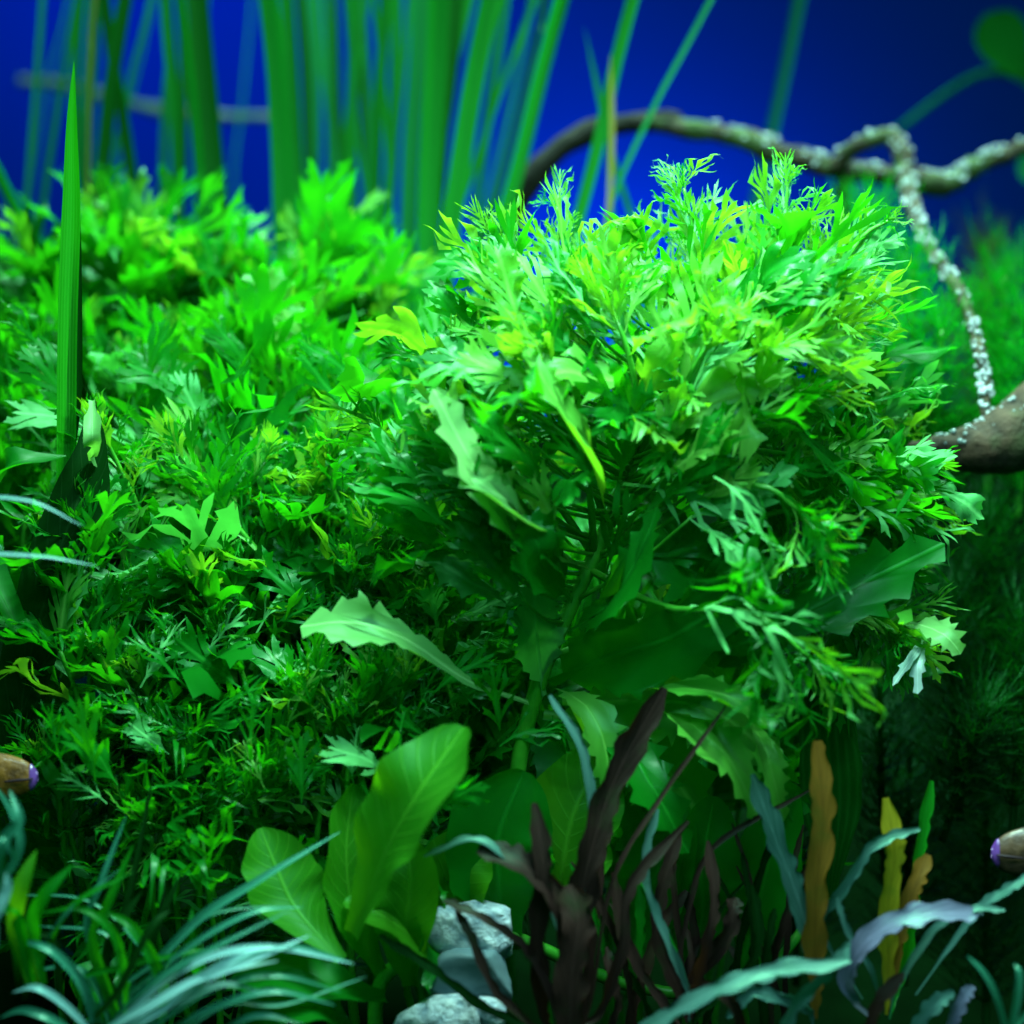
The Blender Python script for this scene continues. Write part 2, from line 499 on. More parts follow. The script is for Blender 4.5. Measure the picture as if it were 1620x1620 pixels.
# ------------------------------------------------------------------ lobed wisteria leaves
def lobed_leaf(seed, lobes=5, reach=0.42, lobe_w=0.055, core=0.05, angle=38, curl=0.5, teeth=0.6, wave=0.03, fold=0.25, lobecurl=0.5, crumple=1.0):
    """A feather-lobed leaf of length 1 along +Y, upper side +Z; one connected sheet."""
    rn = random.Random(seed)

    def side(sgn):
        pts = [(0.012, 0.0), (0.014, 0.09)]
        for i in range(lobes):
            f = (i + 0.5) / lobes
            t = 0.13 + 0.74 * (i + rn.uniform(0.25, 0.6)) / lobes
            prof = math.sin((0.18 + 0.72 * f) * math.pi) ** 0.8
            ln = reach * prof * rn.uniform(0.75, 1.2)
            a = math.radians(angle - 10 * f + rn.uniform(-9, 9))       # from the midrib
            dx, dy = math.sin(a), math.cos(a)
            nxx, nyy = dy, -dx                                          # outward-backward normal
            hw = lobe_w * rn.uniform(0.75, 1.2)
            cw = core * (0.55 + 0.6 * math.sin(f * math.pi))
            b0 = (cw, t - hw * 1.1)
            root = (cw * 0.8, t)
            pts.append((cw * 0.9, t - hw * 1.5))

            def q(s, off):
                return (root[0] + dx * ln * s + nxx * off, root[1] + dy * ln * s + nyy * off)
            pts.append(q(0.28, hw * 0.75))
            pts.append(q(0.50, hw * 1.0))
            if rn.random() < teeth:
                pts.append(q(0.70, hw * 1.9))
                pts.append(q(0.72, hw * 0.75))
            else:
                pts.append(q(0.75, hw * 0.8))
            pts.append(q(0.92, hw * 0.35))
            pts.append(q(1.06, 0))
            pts.append(q(0.88, -hw * 0.4))
            if rn.random() < teeth * 0.6:
                pts.append(q(0.74, -hw * 1.4))
                pts.append(q(0.62, -hw * 0.7))
            else:
                pts.append(q(0.65, -hw * 0.8))
            pts.append(q(0.40, -hw * 0.8))
            pts.append((root[0] + dx * ln * 0.15 - nxx * hw * 0.7, root[1] + dy * ln * 0.15 - nyy * hw * 0.7))
        pts.append((core * 0.75, 0.90))
        pts.append((core * 0.45, 0.955))
        return [(sgn * x, y) for x, y in pts]
    poly = side(1) + [(rn.uniform(-0.02, 0.02), 1.0)] + side(-1)[::-1]
    n = len(poly)
    v2 = [Vector(p) for p in poly]
    mid = [Vector((0, 0.02 + 0.94 * i / 11)) for i in range(12)]
    verts = v2 + mid
    edges = [(n + i, n + i + 1) for i in range(11)]
    res = delaunay_2d_cdt(verts, edges, [list(range(n))], 1, 1e-5)
    ov, of = res[0], [f for f in res[2] if len(f) >= 3]
    vs, uv = [], []
    k1 = curl
    ph = rn.uniform(0, 6)
    tw = rn.uniform(-0.5, 0.5)
    for p in ov:
        x, y = p.x, p.y
        ax = abs(x)
        z = fold * ax - lobecurl * ax * ax * 1.6
        z += wave * math.sin(y * 11 + ph + x * 9) * (0.3 + min(1, ax * 6))
        z += 0.24 * crumple * noise.noise(Vector((x * 4 + seed, y * 7, seed * 1.3))) * min(1, ax * 5)
        z += 0.9 * crumple * ax * ax * math.sin(y * 17 + seed + (2 if x > 0 else 0))
        a = tw * y
        x2, z2 = x * math.cos(a) - z * math.sin(a), x * math.sin(a) + z * math.cos(a)
        th = k1 * y
        if abs(k1) > 1e-3:
            yy, zz = math.sin(th) / k1, -(1 - math.cos(th)) / k1
        else:
            yy, zz = y, 0
        vs.append(Vector((x2, yy + math.sin(th) * z2, zz + math.cos(th) * z2)))
        uv.append((x + 0.5, y))
    return vs, [tuple(f) for f in of], uv


def leaf_set(name, n, mats, **kw):
    out = []
    for i in range(n):
        k = dict(kw)
        k['curl'] = kw.get('curl', 0.5) * R(-0.2, 2.0)
        k['reach'] = kw.get('reach', 0.4) * R(0.85, 1.15)
        k['lobes'] = kw.get('lobes', 5) + random.choice((-1, 0, 0, 1))
        vs, fs, uv = lobed_leaf(random.randint(1, 9999), **k)
        out.append([mesh_of(name, vs, fs, m, uv) for m in mats])
    return out


LF_fine = leaf_set('fine_leaf', 12, (M_wist, M_young_lit, M_mint), lobes=4, reach=0.48, lobe_w=0.019, core=0.018, angle=31, teeth=0.22, curl=0.7, wave=0.05, lobecurl=1.2)
LF_mid = leaf_set('lobed_leaf', 12, (M_wist, M_young_lit, M_mint), lobes=4, reach=0.44, lobe_w=0.035, core=0.036, angle=31, teeth=0.4, curl=0.5, wave=0.04, lobecurl=0.7, crumple=0.6)
LF_wide = leaf_set('wide_leaf', 8, (M_wist, M_young_lit, M_mint), lobes=5, reach=0.28, lobe_w=0.042, core=0.085, angle=33, teeth=0.3, curl=0.5, wave=0.05, lobecurl=0.6, crumple=0.6)
LF_open = leaf_set('open_leaf', 14, (M_wist, M_young_lit, M_mint), lobes=4, reach=0.43, lobe_w=0.042, core=0.046, angle=32, teeth=0.45, curl=0.35, wave=0.03, fold=0.15, lobecurl=0.4, crumple=0.3)
STYLE = {'o': LF_open, 'f': LF_fine, 'm': LF_mid, 'w': LF_wide}


def grow_branch(root, base, pts, styles='fm', young=0.3, size=(0.07, 0.15), step=0.045, r=(0.010, 0.005), start=0.0, tip=4, spread=(20, 58), mix=None, droop=0.0, per=2):
    """A stem along pts (world points) with paired lobed leaves and a tuft at its tip; the stem is a part, its leaves sub-parts."""
    pts = [Vector(p) - base for p in pts]
    length = sum((pts[i + 1] - pts[i]).length for i in range(len(pts) - 1))
    n = max(8, int(length / 0.03))
    c = catmull(pts, n)
    vs, fs = tube(c, [r[0], r[1]], 7)
    st = link('stem', mesh_of('stem', vs, fs, M_stem), root)
    nodes = max(2, int(length * (1 - start) / step))
    az = R(0, 6.28)
    for i in range(nodes):
        t = start + (1 - start) * (i + 0.5) / nodes
        age = 1 - (i + 0.5) / nodes                     # 1 low on the stem, 0 at the tip
        p = at(c, t)
        T = (at(c, min(1, t + 0.05)) - at(c, max(0, t - 0.05))).normalized()
        rx = T.orthogonal().normalized()
        ry = T.cross(rx)
        az += math.pi / 2 + R(-0.35, 0.35)
        for k in range(per):
            a = az + 2 * math.pi * k / per + R(-0.25, 0.25)
            rad = rx * math.cos(a) + ry * math.sin(a)
            el = math.radians(spread[0] + (spread[1] - spread[0]) * min(1, age * 1.5) + R(-12, 12))
            d = T * math.cos(el) + rad * math.sin(el)
            d += Vector((0, 0, -droop * R(0.3, 1)))
            s = size[0] + (size[1] - size[0]) * min(1, age * 1.9 + 0.12)
            s *= R(0.65, 1.35) * 1.48
            up = (T * 0.8 - rad * 0.4 + Vector((0, 0, 0.7)) + Vector((R(-.3, .3), R(-.3, .3), R(-.3, .3))))
            sty = random.choice(styles)
            v = random.choice(STYLE[sty])
            me = v[1 if random.random() < young * (1.35 - age) else (2 if random.random() < .10 else 0)]
            M = place(p, d, up, s)
            M = M @ Matrix.Diagonal((R(0.8, 1.15), 1, R(0.7, 1.5), 1))
            link('leaf', me, st, M)
    T = (c[-1] - c[-3]).normalized()
    rx = T.orthogonal().normalized()
    ry = T.cross(rx)
    for k in range(tip):
        a = 2 * math.pi * k / max(1, tip) + R(-0.4, 0.4)
        rad = rx * math.cos(a) + ry * math.sin(a)
        el = math.radians(R(4, 26))
        me = random.choice(STYLE['f' if 'o' not in styles else random.choice('fo')])[1 if random.random() < young * 1.7 else 0]
        link('leaf', me, st, place(c[-1] - T * 0.006, T * math.cos(el) + rad * math.sin(el), T * 0.3 - rad, size[0] * R(1.1, 1.9)))
    return st


def stem_line(tip, length, lean):
    """Points from the foot of a stem to its tip; lean is how far the foot stands from under the tip."""
    tip = Vector(tip)
    foot = tip + Vector((lean[0], lean[1], -length))
    m1 = foot.lerp(tip, 0.45) + Vector((R(-.03, .03) - lean[0] * 0.15, R(-.03, .03), 0))
    m2 = foot.lerp(tip, 0.8) + Vector((R(-.02, .02) - lean[0] * 0.12, R(-.02, .02), 0))
    return [foot, m1, m2, tip]


# ---- the main plant, in focus right of the middle
main_base = P(812, 1500, 0.02)
main = thing('water_wisteria', main_base, 'bright lobed water plant with a thick bare lower stem and a yellow green crown', 'water plant', 'lobed water plants in the tank')
S0 = [P(812, 1500, .02), P(816, 1330, .01), P(822, 1200, 0), P(858, 1065, -.02), P(905, 955, -.03), P(960, 835, -.03), P(1005, 720, 0), P(1050, 600, .03), P(1085, 470, .06), P(1100, 380, .08), P(1092, 340, .08)]
c = catmull([p - main_base for p in S0], 60)
vs, fs = tube(c, [0.0135, 0.0135, 0.0135, 0.0125, 0.0125, 0.011, 0.008, 0.005, 0.003], 10)
mstem = link('main_stem', mesh_of('main_stem', vs, fs, M_stem), main)
crown = [
    # points, styles, young, size, start, droop
    ([(1050, 600, .03), (1080, 480, .06), (1098, 400, .07), (1090, 325, .08)], 'fmo', .75, (.06, .12), 0.1, 0),
    ([(960, 835, -.03), (915, 690, -.03), (868, 560, -.03), (820, 470, 0), (805, 430, .02)], 'mof', .55, (.08, .13), 0.2, 0),
    ([(1005, 720, 0), (960, 570, .05), (905, 450, .08), (888, 395, .09)], 'mff', .6, (.08, .13), 0.25, 0),
    ([(1050, 600, .03), (1015, 490, .12), (990, 430, .13)], 'mo', .7, (.07, .12), 0.2, 0),
    ([(1050, 600, .03), (1130, 480, .06), (1205, 400, .08), (1240, 325, .10)], 'fmo', .8, (.06, .11), 0.2, 0),
    ([(1030, 660, .02), (1170, 530, .04), (1280, 450, .06), (1335, 410, .08)], 'mff', .75, (.08, .13), 0.2, 0),
    ([(1005, 720, 0), (1160, 620, -.02), (1290, 560, 0), (1350, 520, .03)], 'mof', .7, (.07, .12), 0.25, 0),
    ([(985, 770, -.02), (1150, 690, .02), (1290, 650, .06), (1350, 625, .08)], 'om', .5, (.07, .12), 0.2, 0),
    ([(965, 820, -.03), (1140, 740, .04), (1330, 730, .06), (1490, 745, .06)], 'fmo', .35, (.07, .12), 0.35, 0.1),
    ([(940, 880, -.03), (1150, 830, .02), (1320, 795, .03), (1440, 790, .02)], 'ofw', .3, (.07, .12), 0.35, 0.2),
    ([(870, 1040, -.02), (1090, 960, .04), (1290, 945, .05), (1420, 970, .03), (1475, 1000, 0)], 'om', .35, (.07, .11), 0.45, 0.2),
    ([(905, 955, -.03), (800, 830, -.05), (710, 740, -.03), (625, 700, 0)], 'mff', .3, (.08, .14), 0.25, 0),
    ([(940, 880, -.03), (850, 750, -.10), (770, 650, -.10), (730, 600, -.08)], 'mw', .5, (.09, .14), 0.25, 0),
    ([(1000, 730, 0), (1070, 630, -.14), (1120, 540, -.20)], 'om', .75, (.08, .12), 0.3, 0),
    ([(1030, 650, .02), (1150, 570, -.14), (1240, 540, -.18)], 'mo', .7, (.08, .12), 0.3, 0),
    ([(1000, 730, 0), (1010, 640, -.12), (990, 540, -.16), (975, 490, -.16)], 'om', .7, (.08, .12), 0.2, 0),
    ([(985, 770, -.02), (1090, 690, -.12), (1190, 640, -.16), (1270, 620, -.15)], 'om', .55, (.08, .12), 0.2, 0),
    ([(960, 835, -.03), (1060, 730, -.10), (1160, 710, -.10), (1260, 720, -.08)], 'om', .35, (.08, .12), 0.3, 0),
    ([(940, 880, -.03), (930, 760, -.14), (900, 660, -.18), (880, 600, -.18)], 'mw', .4, (.08, .12), 0.3, 0),
    ([(1050, 600, .03), (1140, 470, .0), (1250, 410, -.02), (1300, 380, 0)], 'mo', .75, (.07, .11), 0.15, 0),
    ([(985, 770, -.02), (1100, 770, -.16), (1210, 770, -.22), (1270, 810, -.22)], 'f', .15, (.08, .13), 0.4, 0.3),
    ([(930, 900, -.03), (1050, 960, -.16), (1190, 970, -.25), (1290, 1040, -.26)], 'f', .1, (.07, .12), 0.5, 0.4),
]
def shape_in(p):
    px, py, y = p
    py = py if py > 560 else 560 - (560 - py) * 0.76
    px = px if px < 1250 else 1250 + (px - 1250) * 0.70
    return P(px, py, y)


for pts, sty, yg, sz, stt, dr in crown:
    grow_branch(main, main_base, [shape_in(p) for p in pts], styles=sty, young=yg, size=sz, start=stt, droop=dr, step=0.045, r=(.0065, .0035), tip=4)

for pts in ([(1098, 430, .07), (1093, 350, .07), (1082, 298, .06)], [(1238, 400, .08), (1242, 345, .09), (1246, 290, .09)],
            [(815, 455, .02), (800, 405, .02), (780, 372, .02)], [(895, 410, .08), (888, 360, .09), (880, 328, .09)], [(1330, 420, .06), (1370, 370, .06), (1405, 350, .05)]):
    grow_branch(main, main_base, [P(*p) for p in pts], styles='f', young=.5, size=(.032, .052), start=.1, step=.032, r=(.005, .0025), tip=3, spread=(10, 36))

# wide toothed leaves that stand out on the main plant
def hero_wide(name_mat, pts, w0, up, seed, root, base, teeth=9, label=None, depth0=0.5, prof=None):
    """A wide toothed leaf along pts: an outline with pointed teeth, gently waved."""
    rn = random.Random(seed)
    c = catmull([Vector(p) - base for p in pts], 40)
    half = []
    f = prof or spear(1.0, 0.5, 0.10, 0.04)
    for sgn in (1, -1):
        h = [(0.10 * sgn, 0.0), (0.10 * sgn, 0.10)]
        for i in range(teeth):
            t0 = 0.14 + 0.80 * i / teeth
            dt = 0.80 / teeth * rn.uniform(.8, 1.1)
            t0 += rn.uniform(-.2, .2) * dt
            depth = depth0 * rn.choice((.15, .5, .9, 1.25))
            w = f(t0 + dt * 0.6)
            h.append((sgn * w * (1 - depth * rn.uniform(0.6, 1.1)), t0 + dt * 0.15))
            h.append((sgn * w * (0.80 + rn.uniform(-0.1, 0.05)), t0 + dt * 0.55))
            h.append((sgn * w * rn.uniform(0.98, 1.15), t0 + dt * 0.98))
        half.append(h)
    poly = half[0] + [(0, 1.0)] + half[1][::-1]
    n = len(poly)
    verts = [Vector((x, y)) for x, y in poly]
    grid = []
    for j in range(1, 16):
        t = j / 16
        for x in (-0.45, 0.0, 0.45):
            if abs(x) < f(t) * (1 - min(.95, depth0 * 1.3)) * 0.85 or x == 0:
                grid.append(Vector((x, t)))
    res = delaunay_2d_cdt(verts + grid, [], [list(range(n))], 1, 1e-5)
    vs, uv = [], []
    for p in res[0]:
        pos = at(c, p.y)
        d = (at(c, min(1, p.y + 0.03)) - at(c, max(0, p.y - 0.03))).normalized()
        x, y, z = frame_at(pos, d, up)
        zz = w0 * (0.22 * abs(p.x) + 0.16 * math.sin(p.y * 13 + seed + p.x * 2) * abs(p.x) + 0.10 * noise.noise(Vector((p.x * 2, p.y * 6, seed))))
        vs.append(pos + x * (p.x * w0) + z * zz)
        uv.append((p.x * 0.5 + 0.5, p.y))
    o = link('leaf', mesh_of('toothed_leaf', vs, [tuple(q) for q in res[2] if len(q) > 2], name_mat, uv), root)
    if label:
        o['label'] = label
    return o


hero_wide(M_pale, [P(835, 1112, -.04), P(740, 1078, -.14), P(640, 1010, -.20), P(560, 985, -.22), P(475, 992, -.18)], .048, Vector((.25, -.75, .65)), 3, main, main_base, depth0=.4, teeth=8, prof=lambda t: .16 + .84 * max(0, min(1, (t - .22) / .45)) ** 1.3 * (1 if t < .8 else max(.35, 1 - (t - .8) * 2.6)), label='pale grey green toothed leaf hanging out to the left')
hero_wide(M_pale, [P(880, 900, -.1), P(800, 820, -.16), P(735, 720, -.18), P(690, 610, -.15)], .060, Vector((.35, -.55, .8)), 8, main, main_base, depth0=.4, teeth=6, label='pale wide leaf standing up left of the stem')
hero_wide(M_wist, [P(905, 950, -.08), P(860, 900, -.22), P(850, 860, -.26), P(830, 825, -.25)], .05, Vector((.2, -.9, .2)), 5, main, main_base, depth0=.35, teeth=6)
hero_wide(M_wist, [P(1010, 1050, -.02), P(1180, 1010, -.06), P(1350, 930, -.08), P(1495, 860, -.06)], .060, Vector((-.05, -.95, .22)), 12, main, main_base, depth0=.35, teeth=7, prof=spear(1.0, .62, .12, .03), label='wide flat leaf pointing right beyond the crown')
hero_wide(M_wist, [P(870, 1080, -.03), P(960, 1040, -.10), P(1080, 1000, -.14), P(1240, 890, -.14)], .075, Vector((.1, -1, -.2)), 14, main, main_base, depth0=.3, teeth=8)
hero_wide(M_mint, [P(860, 1100, -.02), P(850, 1020, -.06), P(845, 960, -.09), P(850, 900, -.10)], .055, Vector((.5, -.85, .1)), 21, main, main_base, depth0=.35, teeth=9)
hero_wide(M_young_lit, [P(890, 1110, 0), P(1010, 1110, -.05), P(1120, 1120, -.08), P(1240, 1210, -.06)], .065, Vector((0, -1, .05)), 23, main, main_base, depth0=.4, teeth=8)
hero_wide(M_young_lit, [P(860, 1130, .03), P(960, 1150, .02), P(1050, 1210, .0), P(1130, 1330, -.02)], .085, Vector((.1, -1, -.05)), 25, main, main_base, depth0=.35, teeth=8)
hero_wide(M_wist, [P(850, 1130, .06), P(900, 1190, .05), P(1000, 1260, .04), P(1060, 1390, .04)], .085, Vector((.1, -1, -.1)), 27, main, main_base, depth0=.3, teeth=8)
hero_wide(M_wist, [P(1000, 740, .02), P(1060, 850, -.10), P(1100, 940, -.12), P(1130, 1060, -.10)], .06, Vector((.3, -1, -.2)), 29, main, main_base, depth0=.4, teeth=8)
hero_wide(M_pale, [P(1440, 985, -.02), P(1475, 995, -.10), P(1500, 1010, -.13), P(1520, 1035, -.13)], .028, Vector((-.2, -.8, .5)), 31, main, main_base, depth0=.35, teeth=5, label='whitish frilled leaf tip drooping at the right')
hero_wide(M_white, [P(1460, 1010, -.06), P(1452, 1050, -.10), P(1452, 1098, -.11)], .013, Vector((-.3, -.6, .7)), 33, main, main_base, depth0=.2, teeth=3)
hero_wide(M_white, [P(1462, 1012, -.06), P(1440, 1045, -.10), P(1412, 1085, -.11)], .010, Vector((-.3, -.6, .7)), 34, main, main_base, depth0=.2, teeth=3)
hero_wide(M_white, [P(815, 1000, -.10), P(808, 985, -.13), P(806, 965, -.14)], .012, Vector((.2, -.6, .8)), 36, main, main_base, depth0=.2, teeth=3)  # tiny leaf standing in for a white glint

# ---- a second plant of the kind right behind it fills the crown
back_base = P(1120, 1350, .30)
back = thing('water_wisteria', back_base, 'lobed water plant rising close behind the yellow green crown, under the arching branch', 'water plant', 'lobed water plants in the tank')
for pts, yg in (
    ([(1120, 1350, .30), (1130, 1000, .28), (1150, 650, .25), (1170, 480, .24), (1180, 400, .22)], .6),
    ([(1120, 1100, .30), (1040, 800, .30), (960, 560, .30), (950, 430, .28)], .5),
    ([(1130, 1000, .28), (1230, 760, .26), (1300, 560, .24), (1330, 440, .24)], .6),
    ([(1130, 1000, .28), (1260, 880, .22), (1400, 830, .2), (1450, 850, .2)], .3),
    ([(1130, 900, .28), (1280, 720, .22), (1370, 690, .2), (1430, 670, .2)], .3),
    ([(1120, 1100, .30), (1000, 860, .30), (860, 640, .28), (810, 540, .26)], .4),
    ([(1120, 1250, .30), (1250, 1080, .24), (1340, 1000, .2)], .2),
    ([(1130, 1000, .28), (1280, 800, .2), (1400, 760, .16), (1470, 790, .14)], .35),
    ([(1130, 1000, .28), (1240, 820, .26), (1330, 640, .22), (1350, 560, .2)], .5),
    ([(1130, 1000, .28), (1060, 760, .24), (1040, 560, .22), (1050, 470, .2)], .6),
    ([(1130, 1000, .28), (1230, 800, .24), (1250, 600, .2), (1260, 500, .2)], .6),
    ([(1120, 1200, .30), (1200, 980, .2), (1300, 890, .14), (1370, 860, .12)], .2),
    ([(1120, 1200, .30), (1060, 950, .2), (1050, 760, .16), (1090, 650, .14)], .4),
):
    grow_branch(back, back_base, [shape_in(p) for p in pts], styles='mof', young=yg, size=(.07, .13), start=.3, step=.05, r=(.006, .003), tip=4)

# ---- the low thicket of the same kind on the left: each rooted plant has several stems
thicket = [
    # label, (px, py, y) of the stem tips, stem length, leaf sizes, young, styles
    ('lobed plant at the far left top, leaves curling beside the sharp upright green blade', [(55, 380, .75), (120, 420, .66), (165, 320, .78), (30, 520, .6)], .7, (.08, .14), .22, 'ooom'),
    ('tallest tip of the left thicket, pale leaflets cupped below the narrow reeds', [(240, 320, .78), (205, 360, .7), (285, 400, .72), (215, 470, .6)], .7, (.08, .14), .45, 'ooom'),
    ('lobed plant in front of the widest reeds, sprigs spreading low at its top', [(345, 400, .75), (400, 420, .7), (430, 450, .62), (350, 500, .55)], .7, (.08, .14), .35, 'ooom'),
    ('lobed plant under the middle reeds with one leaf star of three points', [(495, 395, .75), (550, 460, .72), (600, 470, .70), (520, 500, .58)], .7, (.08, .14), .4, 'oom'),
    ('lobed plant where the left thicket ends, one long sprig leaning towards the crown', [(640, 545, .68), (680, 570, .72), (630, 610, .55), (720, 590, .5)], .7, (.08, .13), .4, 'oom'),
    ('lobed plant behind the dark shaded leaf at the left edge', [(20, 640, .42), (80, 600, .5), (40, 760, .3), (-30, 560, .5)], .6, (.08, .14), .08, 'ooom'),
    ('lobed plant with wide leaves in the upper middle of the left thicket', [(180, 570, .5), (270, 560, .48), (230, 640, .42), (160, 660, .36)], .6, (.08, .14), .15, 'ooom'),
    ('lobed plant below the reeds bearing a yellowish three pointed leaf', [(370, 570, .45), (440, 560, .5), (470, 640, .36), (350, 650, .4)], .6, (.09, .15), .3, 'ooom'),
    ('lobed plant beside the pale wide leaves left of the thick stem', [(560, 620, .42), (640, 660, .36), (570, 700, .3), (690, 690, .34)], .6, (.08, .14), .22, 'oom'),
    ('lobed plant with a pale feather shaped leaf bending left above its stem', [(310, 720, .22), (350, 790, .16), (220, 760, .26), (270, 850, .16)], .55, (.09, .15), .2, 'oom'),
    ('lobed plant with a round yellow green leaf in the middle of the thicket', [(470, 800, .22), (540, 780, .28), (500, 880, .14), (430, 860, .16)], .55, (.09, .15), .25, 'ooom'),
    ('lobed plant in the shade under the pale wide leaves', [(620, 830, .22), (700, 840, .22), (620, 920, .12), (730, 930, .12)], .55, (.08, .14), .1, 'oom'),
    ('lobed plant climbing beside the two pale thin blades at the left', [(140, 860, -.02), (190, 960, .04), (95, 1000, -.06), (240, 960, .1)], .5, (.07, .12), .12, 'ooom'),
    ('lobed plant above the pale toothed leaf with upright notched leaves', [(330, 950, .1), (400, 930, .12), (380, 1010, .04), (460, 980, .1)], .5, (.08, .14), .15, 'oom'),
    ('lobed plant tipped by a narrow leaved rosette under the pale toothed leaf', [(490, 1090, -.08), (570, 1130, -.1), (600, 1080, .0), (550, 1220, -.06)], .42, (.07, .11), .25, 'fo'),
    ('lobed plant with a long arching spike of short leaves at the lower left', [(185, 1050, -.02), (250, 1120, -.06), (290, 1190, -.08), (330, 1130, .0)], .42, (.06, .10), .1, 'fmf'),
    ('lobed plant with a flat star of narrow leaves low in the thicket', [(320, 1280, -.12), (400, 1230, -.08), (240, 1290, -.1), (440, 1150, -.02)], .35, (.07, .11), .12, 'ff'),
    ('lobed plant in the dark lower left corner behind the brown fish', [(60, 1150, .1), (110, 1230, .02), (160, 1180, .05), (110, 1290, -.05)], .35, (.07, .12), .0, 'fo'),
    ('lobed plant between the thick stem and the broad yellow green leaf', [(690, 1020, .1), (740, 1080, .06), (690, 1150, .0), (760, 1180, .04)], .4, (.07, .12), .1, 'fmf'),
    ('shaded lobed plant seen through the gap left of the thick bare stem', [(780, 830, .5), (830, 960, .45), (770, 1060, .36), (880, 760, .5)], .7, (.09, .15), .0, 'ooom'),
    ('shaded lobed plant seen through the gap right of the thick bare stem', [(990, 880, .5), (940, 1040, .42), (1060, 1010, .45), (1000, 760, .5)], .7, (.09, .15), .0, 'ooom'),
    ('shaded lobed plant behind the broad leaves below the crown', [(1120, 1080, .4), (1180, 1160, .34), (1050, 1180, .34), (1230, 1080, .4)], .6, (.09, .15), .0, 'ooom'),
    ('shaded lobed plant in the gap above the dark brown wavy leaves', [(800, 1180, .3), (880, 1180, .34), (960, 1220, .3), (1020, 1300, .25)], .5, (.09, .14), .0, 'ooom'),
]
for label, tips, ln, sz, yg, sty in thicket:
    cx = sum(t[0] for t in tips) / len(tips)
    cy = sum(t[2] for t in tips) / len(tips)
    tmid = P(cx, sum(t[1] for t in tips) / len(tips), cy)
    base = Vector((tmid.x + R(-.04, .04), cy + .12, max(-1.0, tmid.z - ln)))
    base.z = min(base.z, soil_z(base.x, base.y) + 0.1) if base.z > -0.9 else base.z
    t = thing('water_wisteria', base, label, 'water plant', 'lobed water plants in the tank')
    for (px, py, y) in tips[:3]:
        py += (84 if px < 330 else 46) + R(-24, 44) if y > .5 else 22 + R(-10, 20)
        tip = P(px, py, y)
        ln2 = ln * R(0.85, 1.1)
        pts = stem_line(tip, ln2, ((base.x - tip.x) * 0.7 + R(-.05, .05), .06 + R(0, .06)))
        pts = [base.lerp(pts[0], 0.15)] + pts if (pts[0] - base).length > 0.1 else pts
        grow_branch(t, base, pts, styles=sty, young=yg * .5, size=(sz[0] * 1.15, sz[1] * R(1.1, 1.4)), start=max(0.2, 1 - 0.40 / (ln2 + 0.1)), step=.062, r=(.007, .0035), tip=4, spread=(18, 60))

# single leaves of the thicket that the eye meets first hang on short stalks of their own plants
def add_leaf(root_label, base_px, tip_px, mat_i, style, up=(0.1, -.6, .8), wid=1.0, mesh=None, label=None):
    root = next(o for o in bpy.data.objects if o.get('label') == root_label)
    a, b = P(*base_px), P(*tip_px)
    loc = root.location
    me = mesh or random.choice(STYLE[style])[mat_i]
    M = place(a - loc, b - a, Vector(up), (b - a).length * 1.05) @ Matrix.Diagonal((wid, 1, 1, 1))
    o = link('leaf', me, root, M)
    if label:
        o['label'] = label
    return o


add_leaf('lobed plant with a pale feather shaped leaf bending left above its stem', (405, 870, .06), (265, 700, .10), 1, 'm', up=(.5, -.9, .3), wid=1.0, label='pale feather shaped leaf')
add_leaf('lobed plant with a round yellow green leaf in the middle of the thicket', (510, 960, .02), (450, 830, .04), 0, 'w', up=(.2, -1, .1), wid=1.2)
add_leaf('lobed plant below the reeds bearing a yellowish three pointed leaf', (490, 545, .38), (400, 430, .42), 1, 'm', up=(-.2, -1, .1), wid=1.0)
add_leaf('lobed plant above the pale toothed leaf with upright notched leaves', (300, 960, .02), (360, 920, -.02), 1, 'm')

